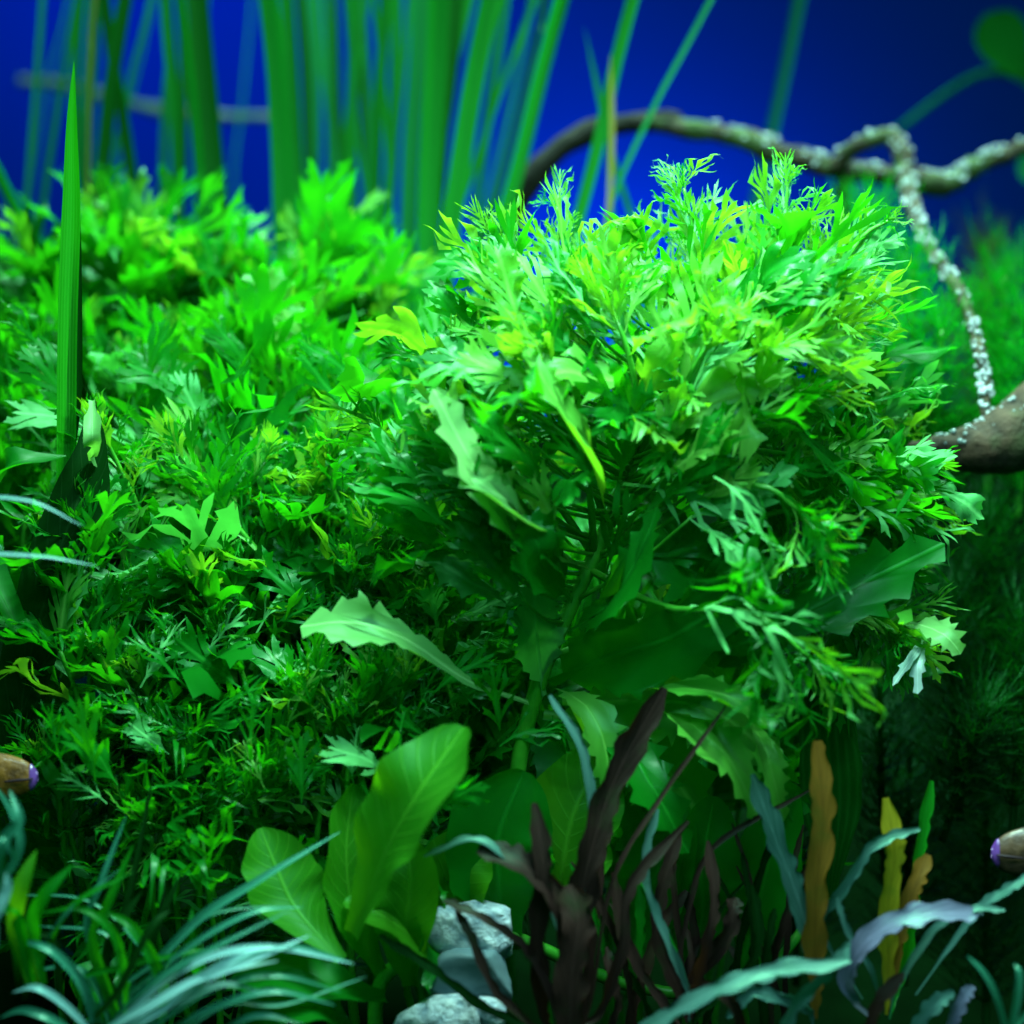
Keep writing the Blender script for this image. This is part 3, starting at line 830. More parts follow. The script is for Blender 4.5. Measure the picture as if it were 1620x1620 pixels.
main_label = main['label']
for a, q, st_, mi, up_, wd in (
    ((985, 765, -.10), (1180, 752, -.30), 'f', 2, (0, -.8, .6), .9), ((1130, 752, -.28), (1275, 850, -.34), 'f', 2, (.4, -.8, .5), .9),
    ((1090, 955, -.22), (1230, 965, -.40), 'f', 2, (0, -.8, .6), 1.0), ((1180, 950, -.34), (1330, 1105, -.40), 'f', 2, (.6, -.8, .4), .8),
    ((1090, 820, -.18), (1225, 900, -.34), 'm', 2, (.5, -.8, .5), .7), ((800, 955, -.08), (685, 868, -.16), 'w', 2, (.3, -.9, .4), .8),
    ((720, 800, -.1), (590, 690, -.12), 'm', 2, (.4, -.8, .5), .9), ((940, 690, -.14), (815, 520, -.24), 'm', 1, (.3, -.9, .3), 1.0),
    ((880, 610, -.12), (700, 600, -.26), 'f', 2, (.0, -.6, .8), 1.0), ((1010, 620, -.12), (880, 545, -.28), 'm', 1, (.1, -.7, .7), 1.1),
    ((1000, 640, -.1), (1080, 530, -.24), 'w', 1, (-.2, -.9, .3), 1.0), ((1050, 700, -.12), (960, 600, -.26), 'm', 0, (.1, -.9, .3), 1.0),
    ((1040, 690, -.12), (1200, 560, -.26), 'w', 1, (-.2, -.9, .4), 1.0), ((1010, 740, -.12), (1150, 660, -.24), 'm', 0, (-.1, -.9, .3), 1.0),
    ((960, 780, -.12), (880, 690, -.24), 'm', 0, (.2, -.9, .2), 1.0), ((980, 760, -.12), (1010, 620, -.22), 'm', 0, (.2, -.9, .2), 1.0),
    ((1150, 680, -.12), (1330, 590, -.18), 'w', 1, (-.2, -.9, .3), .9), ((1080, 620, -.1), (1230, 450, -.14), 'w', 1, (-.3, -.9, .2), .9),
    ((1060, 560, -.06), (1010, 400, -.10), 'm', 1, (.3, -.9, .2), 1.0), ((960, 560, -.06), (860, 420, -.10), 'f', 2, (.3, -.9, .3), 1.0),
    ((870, 500, .0), (765, 385, -.02), 'f', 2, (.3, -.9, .3), .9), ((840, 480, .0), (805, 335, .0), 'f', 2, (.3, -.9, .1), .7),
    ((900, 440, .06), (878, 292, .06), 'm', 1, (.3, -1, .1), .7), ((1095, 380, .06), (1065, 252, .06), 'f', 2, (.2, -1, .1), .7),
    ((1240, 400, .08), (1247, 240, .08), 'f', 2, (.2, -1, .1), .55), ((1090, 400, .06), (1135, 290, .04), 'f', 2, (-.2, -1, .1), .8),
    ((1330, 420, .06), (1425, 345, .04), 'm', 2, (-.2, -.8, .5), .8), ((1310, 430, .06), (1380, 312, .06), 'f', 2, (-.2, -.9, .3), .8),
    ((1300, 470, .04), (1400, 400, .0), 'f', 2, (-.2, -.8, .5), .9), ((1290, 500, .02), (1390, 445, -.02), 'f', 2, (-.1, -.7, .6), .9),
    ((1330, 560, .04), (1395, 515, .0), 'f', 2, (-.1, -.7, .6), .8), ((1370, 640, .06), (1490, 590, .04), 'f', 0, (-.1, -.8, .5), .7),
    ((1330, 600, .02), (1420, 660, .0), 'f', 2, (0, -.8, .6), .8), ((1380, 740, .04), (1510, 725, -.02), 'w', 2, (-.05, -.6, .8), .9),
    ((1420, 750, .04), (1565, 790, .0), 'w', 2, (.2, -.7, .7), .9), ((1350, 760, .02), (1470, 700, -.04), 'm', 2, (-.1, -.7, .7), .9),
    ((1370, 790, .02), (1520, 830, -.02), 'f', 2, (.2, -.7, .7), .9), ((1330, 780, 0), (1440, 830, -.06), 'm', 2, (.2, -.7, .6), .9),
    ((1280, 720, 0), (1400, 690, -.06), 'm', 1, (0, -.7, .7), .9), ((1300, 830, 0), (1400, 900, -.05), 'm', 0, (.2, -.8, .5), .9),
    ((1300, 960, .02), (1440, 985, -.02), 'm', 1, (0, -.8, .6), .9), ((1330, 970, .02), (1400, 1060, .0), 'f', 0, (.3, -.9, .3), .9),
    ((1400, 975, .02), (1505, 945, .0), 'f', 1, (-.1, -.8, .5), .9), ((1150, 1110, -.06), (1265, 1300, -.06), 'w', 0, (.3, -1, .1), .7),
    ((1100, 1130, -.06), (1180, 1210, -.08), 'w', 1, (.2, -1, .1), 1.0), ((1180, 1120, -.2), (1246, 1132, -.22), 'f', 2, (0, -.5, .9), .5),
    ((830, 1000, -.12), (800, 960, -.14), 'w', 2, (.3, -.8, .5), 1.0), ((1000, 900, -.1), (1130, 850, -.16), 'm', 0, (-.1, -1, .1), 1.0),
    ((960, 900, -.1), (1000, 780, -.18), 'm', 0, (.1, -1, .1), .9), ((1060, 960, -.1), (1190, 880, -.16), 'w', 0, (-.1, -1, .1), .9),
    ((1120, 1040, -.1), (1270, 980, -.12), 'w', 0, (-.1, -1, .1), .9), ((1200, 920, -.1), (1330, 840, -.1), 'm', 0, (-.1, -1, .2), .9),
):
    add_leaf(main_label, a, q, mi, st_, up_, wd)

for pts, w0, upv, sd, mt in (
    ([(1040, 1120, -.08), (1100, 1150, -.20), (1160, 1210, -.24), (1200, 1300, -.22)], .045, (.3, -.7, .6), 41, M_young_lit),
    ([(1000, 1090, -.06), (1080, 1090, -.18), (1150, 1100, -.24), (1215, 1150, -.25)], .034, (.1, -.6, .8), 42, M_young_lit),
    ([(960, 1130, -.04), (1000, 1190, -.14), (1040, 1260, -.18), (1090, 1350, -.18)], .05, (.3, -.8, .5), 43, M_wist),
    ([(880, 1090, -.04), (930, 1120, -.12), (960, 1190, -.15), (960, 1280, -.14)], .04, (.4, -.8, .5), 44, M_young_lit),
    ([(900, 1000, -.05), (960, 960, -.16), (1010, 880, -.2), (1040, 800, -.2)], .034, (-.4, -.8, .4), 45, M_wist),
    ([(930, 900, -.06), (860, 860, -.18), (800, 790, -.22), (760, 700, -.2)], .042, (.3, -.6, .75), 46, M_young_lit),
    ([(850, 930, -.10), (800, 830, -.24), (745, 730, -.27), (685, 615, -.25)], .050, (.3, -.6, .8), 51, M_pale),
    ([(870, 900, -.12), (830, 820, -.26), (770, 770, -.29), (700, 745, -.27)], .042, (.1, -.5, .9), 52, M_pale),
    ([(960, 820, -.12), (930, 700, -.26), (870, 620, -.29), (830, 545, -.27)], .036, (.3, -.6, .8), 53, M_young_lit),
    ([(1180, 1130, -.12), (1210, 1180, -.2), (1225, 1240, -.22), (1240, 1300, -.2)], .026, (.4, -.8, .4), 47, M_young_lit),
    ([(900, 940, -.08), (880, 880, -.2), (850, 840, -.24), (815, 825, -.24)], .04, (.2, -.8, .5), 48, M_wist),
):
    hero_wide(mt, [P(*q) for q in pts], w0, Vector(upv), sd, main, main_base, depth0=.4, teeth=6)

# leaves at the face of the thicket, each on the plant whose shoot stands nearest to it
roots = [o for o in bpy.data.objects if o.get('category') == 'water plant' and o.name.startswith('water_wisteria') and o is not main and o is not back]
shoots = [(st, r, r.location + st.data.vertices[len(st.data.vertices) // 2].co) for r in roots for st in r.children if st.name.startswith('stem')]
for i in range(105):
    px, py = R(90, 800), R(560, 1290)
    y = .34 - .52 * (py - 560) / 700 + R(-.06, .02)
    a = P(px, py, y)
    ang = R(-1.1, 1.1) - (.25 if px < 400 else -.1)
    ln = R(.10, .17) * (1 if py < 1000 else .8)
    d = Vector((math.sin(ang), R(-.7, -.1), math.cos(ang)))
    st, r, q = min(shoots, key=lambda t: (t[2] - a).length)
    sty = 'o' if py < 1000 and random.random() < .7 else random.choice('of')
    mi = 1 if random.random() < .12 else (2 if random.random() < .16 else 0)
    link('leaf', random.choice(STYLE[sty])[mi], st, place(a - r.location, d, Vector((R(-.4, .4), -.75, R(.3, .9))), ln))

# fronds that fill the face of the main plant, spreading out from its stem
axis = [(858, 1065), (905, 955), (960, 835), (1005, 720), (1050, 600), (1080, 480)]
for i in range(84):
    k = R(0.6, 4.6)
    ax0, ax1 = axis[int(k)], axis[int(k) + 1]
    f = k - int(k)
    x0, y0 = ax0[0] + (ax1[0] - ax0[0]) * f, ax0[1] + (ax1[1] - ax0[1]) * f
    sgn = random.choice((-1, -1, 1))
    dx = sgn * R(20, 250 if sgn < 0 else 200)
    px, py = x0 + dx, y0 - abs(dx) * R(.25, .8)
    if py < 440 or (sgn > 0 and py > 820):
        continue
    y = -.04 - R(.02, .16)
    d = Vector((sgn * R(.2, 1.0), R(-.6, .0), R(.35, 1.0)))
    mi = 1 if random.random() < (.45 if py < 700 else .28) else (2 if random.random() < .25 else 0)
    add = random.choice(STYLE[random.choice('oofmw')])[mi]
    link('leaf', add, mstem, place(P(px, py, y) - main_base, d, Vector((-sgn * R(-.2, .5), -.75, R(.2, .8))), R(.11, .19)))
    q = P(px, py, y) - main_base
    vs, fs = tube(catmull([P(x0, y0, -.03) - main_base, (P(x0, y0, -.03) - main_base).lerp(q, .5) + Vector((0, 0, -.012)), q], 8), [.004, .0022], 5)
    link('leaf_stalk', mesh_of('leaf_stalk', vs, fs, M_stem), mstem)

# long shoots with short close leaves at the front of the thicket
for (bx, by), (tx, ty), y in (((300, 1260), (178, 1040), -.06), ((250, 1230), (225, 1080), -.04), ((440, 930), (285, 720), .04), ((225, 830), (165, 690), .04),
                              ((150, 1020), (125, 840), -.02), ((390, 1090), (320, 930), -.02), ((580, 1260), (505, 1080), -.10), ((590, 1250), (640, 1090), -.10),
                              ((330, 1350), (430, 1220), -.12), ((310, 1350), (225, 1300), -.12), ((500, 1020), (560, 900), .0), ((640, 1000), (610, 850), .0),
                              ((100, 1330), (60, 1200), -.06), ((720, 1140), (690, 980), -.04), ((560, 860), (520, 720), .1), ((360, 880), (420, 730), .1)):
    a, q = P(bx, by, y + .05), P(tx, ty, y)
    r = min(shoots, key=lambda t: (t[2] - a).length)[1]
    mid = a.lerp(q, .5) + Vector((R(-.015, .015), 0, .01))
    grow_branch(r, r.location, [a + Vector((R(-.03, .03), .06, -.18)), a, mid, q], styles='fo', young=.25, size=(.05, .085), start=.35, step=.030, r=(.006, .003), tip=4, spread=(14, 46))

# ------------------------------------------------------------------ tall reeds behind
def reed_plant(label, base_px, leaves):
    base = P(*base_px)
    t = thing('reed_plant', base, label, 'reed', 'tall ribbon leaved reeds')
    for (pts, wpx, y, mat) in leaves:
        y = y - 0.3 if y > 1.2 else y
        k = (D + y) / D / 1000
        pp = [P(px, py, y) for px, py in pts]
        top_dir = (pp[-1] - pp[-2])
        tipped = len(pts) > 2 and pts[-1][1] > 30
        foot = pp[0].lerp(base, 0.75)
        foot.y = y
        allp = [foot - base] + [q - base for q in pp]
        if not tipped:
            allp.append(allp[-1] + top_dir.normalized() * 0.8 + Vector((R(-.05, .05), 0, 0)))
        hw = wpx * 0.5 * k * 0.68
        prof = (lambda hw: lambda s: hw * (min(1, 0.55 + s * 1.2)) * (1 if s < 0.75 else max(0.05, math.cos((s - 0.75) / 0.25 * math.pi / 2))))(hw)
        vs, fs, uv = blade(allp, prof, Vector((R(-.5, .5), -1, .15)), cup=0.3, ruffle=0.02, freq=2, seg=22, across=6)
        link('leaf', mesh_of('reed_leaf', vs, fs, mat, uv), t)
    return t


G, DK, TL, DRY = M_reed, M_reed_dark, M_reed_teal, M_reed_dry
reed_plant('thin pale reeds at the left edge with one bright leaf leaning in', (70, 620, 1.45), [
    ([(32, 480), (48, 250), (68, -10)], 14, 1.5, TL), ([(62, 380), (90, 180), (125, -10)], 15, 1.6, G),
    ([(100, 470), (20, 320), (-40, 190)], 26, 1.3, G), ([(35, 420), (75, 130), (110, -10)], 7, 1.9, TL)])
reed_plant('crossing dark and light reeds behind the sharp upright blade', (185, 640, 1.4), [
    ([(140, 420), (138, 200), (150, -10)], 34, 1.5, TL), ([(150, 430), (165, 240), (200, -10)], 34, 1.35, DK),
    ([(215, 380), (195, 180), (165, -10)], 30, 1.45, DK), ([(142, 160), (145, 80), (152, -10)], 10, 1.3, DRY),
    ([(165, 380), (205, 130), (240, -10)], 11, 1.6, TL), ([(150, 420), (120, 200), (128, -10)], 22, 1.5, G)])
reed_plant('narrow reeds beside one broad dark reed left of the gap of blue', (300, 640, 1.4), [
    ([(258, 400), (262, 200), (272, 40)], 22, 1.6, TL), ([(285, 420), (278, 180), (262, -10)], 28, 1.5, G),
    ([(345, 440), (330, 200), (310, -10)], 52, 1.35, DK), ([(320, 420), (310, 200), (285, -10)], 24, 1.3, G),
    ([(278, 440), (290, 260), (285, -10)], 18, 1.7, DK), ([(160, 340), (215, 130), (245, -10)], 6, 1.75, TL),
    ([(320, 440), (315, 200), (325, -10)], 26, 1.6, G)])
reed_plant('two wide bright reeds pressed side by side left of the middle', (470, 660, 1.4), [
    ([(448, 440), (442, 200), (424, -10)], 44, 1.3, G), ([(475, 440), (466, 220), (452, -10)], 34, 1.45, G),
    ([(490, 430), (486, 200), (474, -10)], 20, 1.5, DK), ([(540, 400), (520, 180), (500, -10)], 18, 1.7, TL),
    ([(520, 420), (522, 200), (514, -10)], 14, 1.6, TL), ([(375, 330), (385, 150), (400, -10)], 6, 2.2, TL)])
reed_plant('fan of thin and broad reeds rising from the middle of the thicket', (610, 680, 1.35), [
    ([(610, 460), (570, 240), (548, -10)], 13, 1.35, TL), ([(562, 440), (556, 220), (560, -10)], 24, 1.5, G),
    ([(590, 460), (596, 200), (610, -10)], 26, 1.5, G), ([(610, 420), (628, 220), (650, -10)], 14, 1.55, TL),
    ([(640, 470), (650, 240), (664, -10)], 40, 1.45, TL), ([(668, 480), (682, 240), (694, -10)], 50, 1.3, G),
    ([(650, 480), (700, 240), (730, -10)], 24, 1.6, DK), ([(540, 440), (535, 230), (528, -10)], 22, 1.75, DK),
    ([(588, 440), (580, 230), (568, -10)], 26, 1.75, DK), ([(620, 440), (612, 230), (590, -10)], 14, 1.4, G)])
reed_plant('slim reeds standing close together behind the fan of reeds', (640, 690, 1.7), [
    ([(520, 470), (545, 240), (580, -10)], 22, 1.75, G),
    ([(600, 470), (620, 240), (625, -10)], 30, 1.7, G), ([(660, 490), (690, 240), (745, -10)], 30, 1.7, G),
    ([(575, 470), (585, 200), (575, -10)], 16, 1.65, TL), ([(500, 440), (497, 200), (490, -10)], 30, 1.8, TL),
    ([(730, 500), (765, 240), (800, -10)], 22, 1.75, G)])
reed_plant('broad bright reeds leaning right with a blue gap beyond them', (720, 720, 1.3), [
    ([(700, 500), (730, 260), (780, -10)], 48, 1.25, G), ([(690, 470), (755, 250), (850, -10)], 15, 1.5, G),
    ([(745, 520), (815, 280), (890, -10)], 36, 1.25, G), ([(730, 500), (790, 300), (850, 60), (862, -10)], 16, 1.45, DK),
    ([(680, 500), (700, 260), (716, -10)], 26, 1.6, DK), ([(725, 520), (782, 280), (842, -10)], 12, 1.6, TL)])
reed_plant('reeds crossing in front of the dark arching branch', (900, 700, .95), [
    ([(890, 470), (945, 240), (1005, -10)], 32, .9, G), ([(1010, 430), (965, 230), (925, 45)], 15, .95, TL),
    ([(955, 420), (968, 230), (966, 85)], 13, .85, DRY), ([(960, 350), (1030, 180), (1130, -10)], 13, .85, TL),
    ([(965, 430), (966, 300), (958, 160)], 14, 1.0, G)])
reed_plant('faint single reed far behind the branch on the right', (1130, 560, 2.1), [
    ([(1170, 420), (1215, 230), (1265, -10)], 26, 2.1, TL), ([(1160, 430), (1180, 350), (1230, 300)], 12, 2.2, TL)])

# the sharp upright blade in front of the thicket at the left
b = P(104, 760, .02)
t = thing('upright_blade', b, 'sharp upright green blade, bright tipped and dark at its foot, standing before the thicket', 'blade')
vs, fs, uv = blade([P(104, 760, .02) - b, P(106, 520, .02) - b, P(112, 330, .02) - b, P(113, 200, .01) - b, P(117, 98, .0) - b], lambda s: 0.0155 * max(0.04, (1 - max(0, s - 0.45) / 0.55) ** 0.75), Vector((.25, -1, .1)), cup=.5, seg=24)
link('leaf', mesh_of('sharp_leaf', vs, fs, leaf_mat('sharp_leaf', (.006, .16, .006), (.02, .30, .01), (.02, .50, .003), (.05, .62, .005), rough=.35, trans=.5, veins='long'), uv), t)
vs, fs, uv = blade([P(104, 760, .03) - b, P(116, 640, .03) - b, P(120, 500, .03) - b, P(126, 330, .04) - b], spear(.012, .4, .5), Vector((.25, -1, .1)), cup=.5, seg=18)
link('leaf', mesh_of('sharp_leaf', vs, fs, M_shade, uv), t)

# the leaf at the left edge, its shade put into a darker green
b = P(20, 1240, -.02)
t = thing('dark_leaf_plant', b, 'large leaf in painted shade leaning up at the left edge with a pale frayed tip', 'water plant')
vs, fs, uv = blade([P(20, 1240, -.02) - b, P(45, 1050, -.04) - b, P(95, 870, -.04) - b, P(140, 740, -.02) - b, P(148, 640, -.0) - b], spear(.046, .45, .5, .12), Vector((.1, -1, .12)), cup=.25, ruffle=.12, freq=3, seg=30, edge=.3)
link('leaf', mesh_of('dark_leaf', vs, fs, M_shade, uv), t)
vs, fs, uv = blade([P(150, 730, -.02) - b, P(146, 690, -.11) - b, P(146, 634, -.02) - b], spear(.014, .5, .6, .35), Vector((.1, -1, .3)), cup=.4, ruffle=.3, freq=3, seg=12, edge=.5)
link('leaf_tip', mesh_of('leaf_tip', vs, fs, M_pale, uv), t)
vs, fs, uv = blade([P(30, 1000, -.1) - b, P(-30, 850, -.02) - b, P(10, 740, -.1) - b, P(105, 722, -.06) - b], spear(.035, .5, .4, .08), Vector((.1, -.5, .9)), cup=.25, ruffle=.2, freq=3, seg=22)
link('leaf', mesh_of('dark_leaf', vs, fs, M_wist, uv), t)

# ------------------------------------------------------------------ driftwood
def wood(root, base, name, pts, radii, mat, n=14, seg=60, rough=.35, seed=0.0):
    c = catmull([Vector(p) - base for p in pts], seg)
    vs, fs = tube(c, radii, n, rough, seed)
    o = link(name, mesh_of(name, vs, fs, mat), root)
    return o, c


def ico(sub):
    bm = bmesh.new()
    bmesh.ops.create_icosphere(bm, subdivisions=sub, radius=1)
    v = [x.co.copy() for x in bm.verts]
    f = [tuple(q.index for q in p.verts) for p in bm.faces]
    bm.free()
    return v, f


ICO1 = ico(2)


def bubbles(parent, c, radii, t0, t1, n, size, up=0.75, seed=1):
    """Air beads clinging to the lit side of a branch: a countless crust, one part."""
    rn = random.Random(seed)
    vs, fs = [], []
    for i in range(n):
        t = rn.uniform(t0, t1)
        if noise.noise(Vector((t * 17, seed, 0))) < -0.06 + rn.uniform(-.15, .15):
            continue
        p = at(c, t)
        T = (at(c, min(1, t + .02)) - at(c, max(0, t - .02))).normalized()
        u = Vector((rn.gauss(0, .55), rn.gauss(-.35, .55), rn.gauss(up, .4)))
        u = (u - T * u.dot(T)).normalized()
        s = size * rn.choice((.45, .6, .8, 1.0, 1.3))
        q = p + u * (at(radii, t) + s * 0.25)
        k = len(vs)
        vs += [q + v * s for v in ICO1[0]]
        fs += [tuple(x + k for x in f) for f in ICO1[1]]
    o = link('air_bubbles', mesh_of('air_bubbles', vs, fs, M_bubble), parent)
    o['kind'] = 'stuff'
    return o


b = P(800, 420, 1.1)
t = thing('driftwood_branch', b, 'arching dark driftwood branch beaded with air bubbles against the blue panel', 'driftwood')
k = 1.05 / 1000
rr = [24 * k, 22 * k, 20 * k, 19 * k, 20 * k, 22 * k, 21 * k, 20 * k, 20 * k, 21 * k, 19 * k, 14 * k]
limb, c = wood(t, b, 'limb', [P(1025, 189, 1.1), P(1150, 215, 1.08), P(1260, 248, 1.06), P(1340, 272, 1.05), P(1420, 278, 1.05), P(1495, 292, 1.05), P(1545, 262, 1.05), P(1640, 225, 1.05)], rr[4:], M_wood, n=16, seg=130, rough=.42, seed=2)
wood(t, b, 'bent_end', [P(790, 440, 1.15), P(815, 340, 1.12), P(860, 260, 1.1), P(935, 207, 1.1), P(1050, 190, 1.1), P(1075, 193, 1.1)], [24 * k, 23 * k, 22 * k, 20 * k, 16 * k], M_wood_shade, n=16, seg=50, rough=.25, seed=3)
bubbles(limb, c, rr[4:], .06, .99, 240, .0044, seed=4)
r2 = [15 * k, 17 * k, 19 * k, 17 * k, 15 * k]
loop, c = wood(t, b, 'side_branch', [P(1320, 262, 1.03), P(1350, 236, 1.0), P(1405, 218, .98), P(1428, 245, .96), P(1436, 300, .94)], r2, M_wood, n=14, seg=40, seed=5)
bubbles(loop, c, r2, .1, 1, 60, .0045, seed=6)
stub, c = wood(t, b, 'stub', [P(1338, 268, 1.05), P(1334, 310, 1.06), P(1335, 380, 1.08)], [20 * k, 18 * k, 16 * k], M_wood_shade, n=12, seg=16, seed=7)

b = P(1640, 690, .35)
t = thing('driftwood_root', b, 'thick brown driftwood root at the right edge with a thin bubble covered stick on it', 'driftwood')
rr = [60e-3, 56e-3, 46e-3, 26e-3, 12e-3]
root_, c = wood(t, b, 'root', [P(1760, 560, .36), P(1650, 655, .35), P(1580, 702, .32), P(1510, 712, .3), P(1440, 712, .28)], [.068, .064, .054, .032, .012], M_root, n=18, seg=46, rough=.25, seed=9)
bubbles(root_, c, [.068, .064, .054, .032, .012], .3, .85, 80, .0036, up=1.0, seed=8)
rr = [.0105, .010, .0105, .0115, .012, .0155, .013]
st, c = wood(t, b, 'stick', [P(1560, 660, .33), P(1558, 610, .36), P(1545, 540, .42), P(1515, 455, .52), P(1465, 385, .66), P(1440, 310, .80), P(1428, 265, .90)], rr, M_wood, n=12, seg=60, seed=10)
bubbles(st, c, rr, 0.03, .97, 420, .0040, up=.2, seed=12)

b = P(40, 128, 2.3)
t = thing('far_twig', b, 'thin blurred twig running level behind the left reeds', 'twig')
wood(t, b, 'twig', [P(30, 128, 2.3), P(95, 133, 2.3), P(240, 172, 2.25), P(330, 183, 2.2), P(440, 185, 2.2)], [.013, .013, .017, .013, .012], solid_mat('pale_twig', (.05, .12, .10), (.14, .20, .14), rough=.7, scale=10, bump=.4), n=10, seg=30, seed=14)

# ------------------------------------------------------------------ feathery plants on the right
def whorl_mesh(seed, mat, n=20, forks=True):
    """One whorl of thread leaves joined round the stem; axis +Z, radius about 1."""
    rn = random.Random(seed)
    vs, fs, uv = [], [], []
    ring = 10
    for z, r in ((-.04, .05), (.04, .05)):
        for k in range(ring):
            a = 2 * math.pi * k / ring
            vs.append(Vector((r * math.cos(a), r * math.sin(a), z)))
            uv.append((.5, 0))
    for k in range(ring):
        fs.append((k, (k + 1) % ring, ring + (k + 1) % ring, ring + k))

    def strip(p0, d, ln, w, bend, i0=None):
        x = d.cross(Vector((0, 0, 1)))
        x.normalize()
        k0 = len(vs)
        for j in range(4):
            s = j / 3
            p = p0 + d * (ln * s) + Vector((0, 0, bend * s * s * ln))
            ww = w * (1 - 0.75 * s)
            vs.append(p - x * ww); vs.append(p + x * ww)
            uv.extend([(.3, s), (.7, s)])
        for j in range(3):
            fs.append((k0 + 2 * j, k0 + 2 * j + 1, k0 + 2 * j + 3, k0 + 2 * j + 2))
        return [p0 + d * (ln * s) + Vector((0, 0, bend * s * s * ln)) for s in (.35, .6, .8)]
    for i in range(n):
        a = 2 * math.pi * (i + rn.uniform(-.3, .3)) / n
        d = Vector((math.cos(a), math.sin(a), rn.uniform(.1, .55))).normalized()
        ln = rn.uniform(.75, 1.05)
        b0 = rn.uniform(-.15, .45)
        knots = strip(Vector((0, 0, 0)), d, ln, .024, b0)
        for kn in knots:
            for sg in (-1, 1):
                q = Matrix.Rotation(sg * rn.uniform(.4, .8), 3, 'Z') @ d
                strip(kn, q, ln * rn.uniform(.22, .38), .018, b0)
    return mesh_of('whorl', vs, fs, mat, uv)


WH = {m: [whorl_mesh(50 + i, m) for i in range(4)] for m in (M_ambulia, M_ambulia_dark, M_olive)}


def feathery(label, tip_px, foot_px, n, size, mat, bend=0.0):
    base, tip = P(*foot_px), P(*tip_px)
    t = thing('feathery_plant', base, label, 'water plant', 'feathery stem plants on the right')
    mid = base.lerp(tip, .5) + Vector((bend, 0, 0)) - base
    c = catmull([Vector((0, 0, 0)), mid, tip - base], 24)
    vs, fs = tube(c, [.007, .005], 6)
    link('stem', mesh_of('stem', vs, fs, M_ambulia_dark if mat is M_ambulia_dark else M_stem), t)
    n = int(n * 1.35)
    for i in range(n):
        f = i / (n - 1)
        p = at(c, .15 + .85 * f)
        T = (at(c, min(1, .2 + .85 * f)) - at(c, .1 + .85 * f)).normalized()
        s = size * (1.0 if f < .8 else 1 - (f - .8) * 2.2) * R(.85, 1.15)
        M = place(p, T.orthogonal(), T, s) @ Matrix.Rotation(R(0, 6.28), 4, 'Z')
        zs = 1.0 if f < .85 else 2.2
        link('whorl', random.choice(WH[mat]), t, M @ Matrix.Diagonal((1, 1, zs, 1)))
    return t


feathery('bright feathery plant just right of the crown below the bubbly stick', (1445, 430, .62), (1440, 830, .60), 13, .105, M_ambulia)
feathery('feathery plant behind the crown, under the forked branch', (1375, 350, .85), (1370, 800, .8), 13, .12, M_ambulia)
feathery('feathery plant leaning right between stick and edge', (1590, 440, .95), (1560, 800, .9), 12, .125, M_ambulia)
feathery('feathery plant beside the foot of the bubbly stick', (1490, 520, .5), (1470, 820, .5), 9, .10, M_ambulia)
feathery('feathery plant at the right edge above the brown root', (1640, 530, .6), (1610, 820, .6), 9, .11, M_ambulia)
feathery('feathery plant touching the right side of the crown', (1400, 540, .45), (1400, 840, .5), 9, .10, M_ambulia)
feathery('blurred olive feathery top far behind the stick', (1560, 400, 1.7), (1550, 700, 1.6), 8, .12, M_olive)
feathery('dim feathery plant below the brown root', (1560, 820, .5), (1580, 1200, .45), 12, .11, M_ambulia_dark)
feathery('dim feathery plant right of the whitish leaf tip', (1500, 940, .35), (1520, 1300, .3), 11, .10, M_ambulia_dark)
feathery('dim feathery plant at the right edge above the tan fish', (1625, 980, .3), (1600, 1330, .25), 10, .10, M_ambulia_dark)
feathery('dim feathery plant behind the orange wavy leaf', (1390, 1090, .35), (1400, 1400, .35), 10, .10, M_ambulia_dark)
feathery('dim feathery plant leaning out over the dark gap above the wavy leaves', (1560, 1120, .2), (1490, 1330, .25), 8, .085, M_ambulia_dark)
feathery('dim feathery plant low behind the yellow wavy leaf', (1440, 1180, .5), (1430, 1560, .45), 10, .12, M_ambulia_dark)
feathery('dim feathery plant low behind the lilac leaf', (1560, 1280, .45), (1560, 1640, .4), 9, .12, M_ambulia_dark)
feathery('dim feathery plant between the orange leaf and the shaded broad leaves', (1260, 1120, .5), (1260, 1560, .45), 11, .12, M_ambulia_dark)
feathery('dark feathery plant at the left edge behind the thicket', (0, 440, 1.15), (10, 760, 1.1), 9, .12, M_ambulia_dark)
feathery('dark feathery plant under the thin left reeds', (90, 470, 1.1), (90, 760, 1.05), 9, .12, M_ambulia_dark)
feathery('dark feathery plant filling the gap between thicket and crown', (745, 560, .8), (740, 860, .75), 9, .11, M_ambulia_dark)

# round leaved plant in the upper right corner
b = P(1640, 150, 1.75)
t = thing('round_leaf_plant', b, 'blurred round leaved plant on a thin stalk in the upper right corner', 'water plant')
for pts, w0, mt in (([(1640, 150), (1605, 100), (1580, 55), (1560, 22)], .062, M_reed), ([(1640, 150), (1630, 110), (1632, 80)], .05, M_reed_dark), ([(1660, 300), (1640, 270), (1610, 265)], .05, M_reed_teal)):
    vs, fs, uv = blade([P(x, y, 1.7) - b for x, y in pts], oval(w0, .08, .62, .6), Vector((-.2, -1, .4)), cup=.2, seg=20)
    link('leaf', mesh_of('round_leaf', vs, fs, mt, uv), t)
vs, fs = tube(catmull([P(1420, 205, 1.8) - b, P(1500, 145, 1.8) - b, P(1560, 115, 1.75) - b, P(1620, 125, 1.75) - b, Vector((0, 0, 0)), P(1660, 220, 1.75) - b, P(1670, 330, 1.75) - b], 30), [.007, .009, .010, .012], 8)
link('stem', mesh_of('stem', vs, fs, M_reed_teal), t)

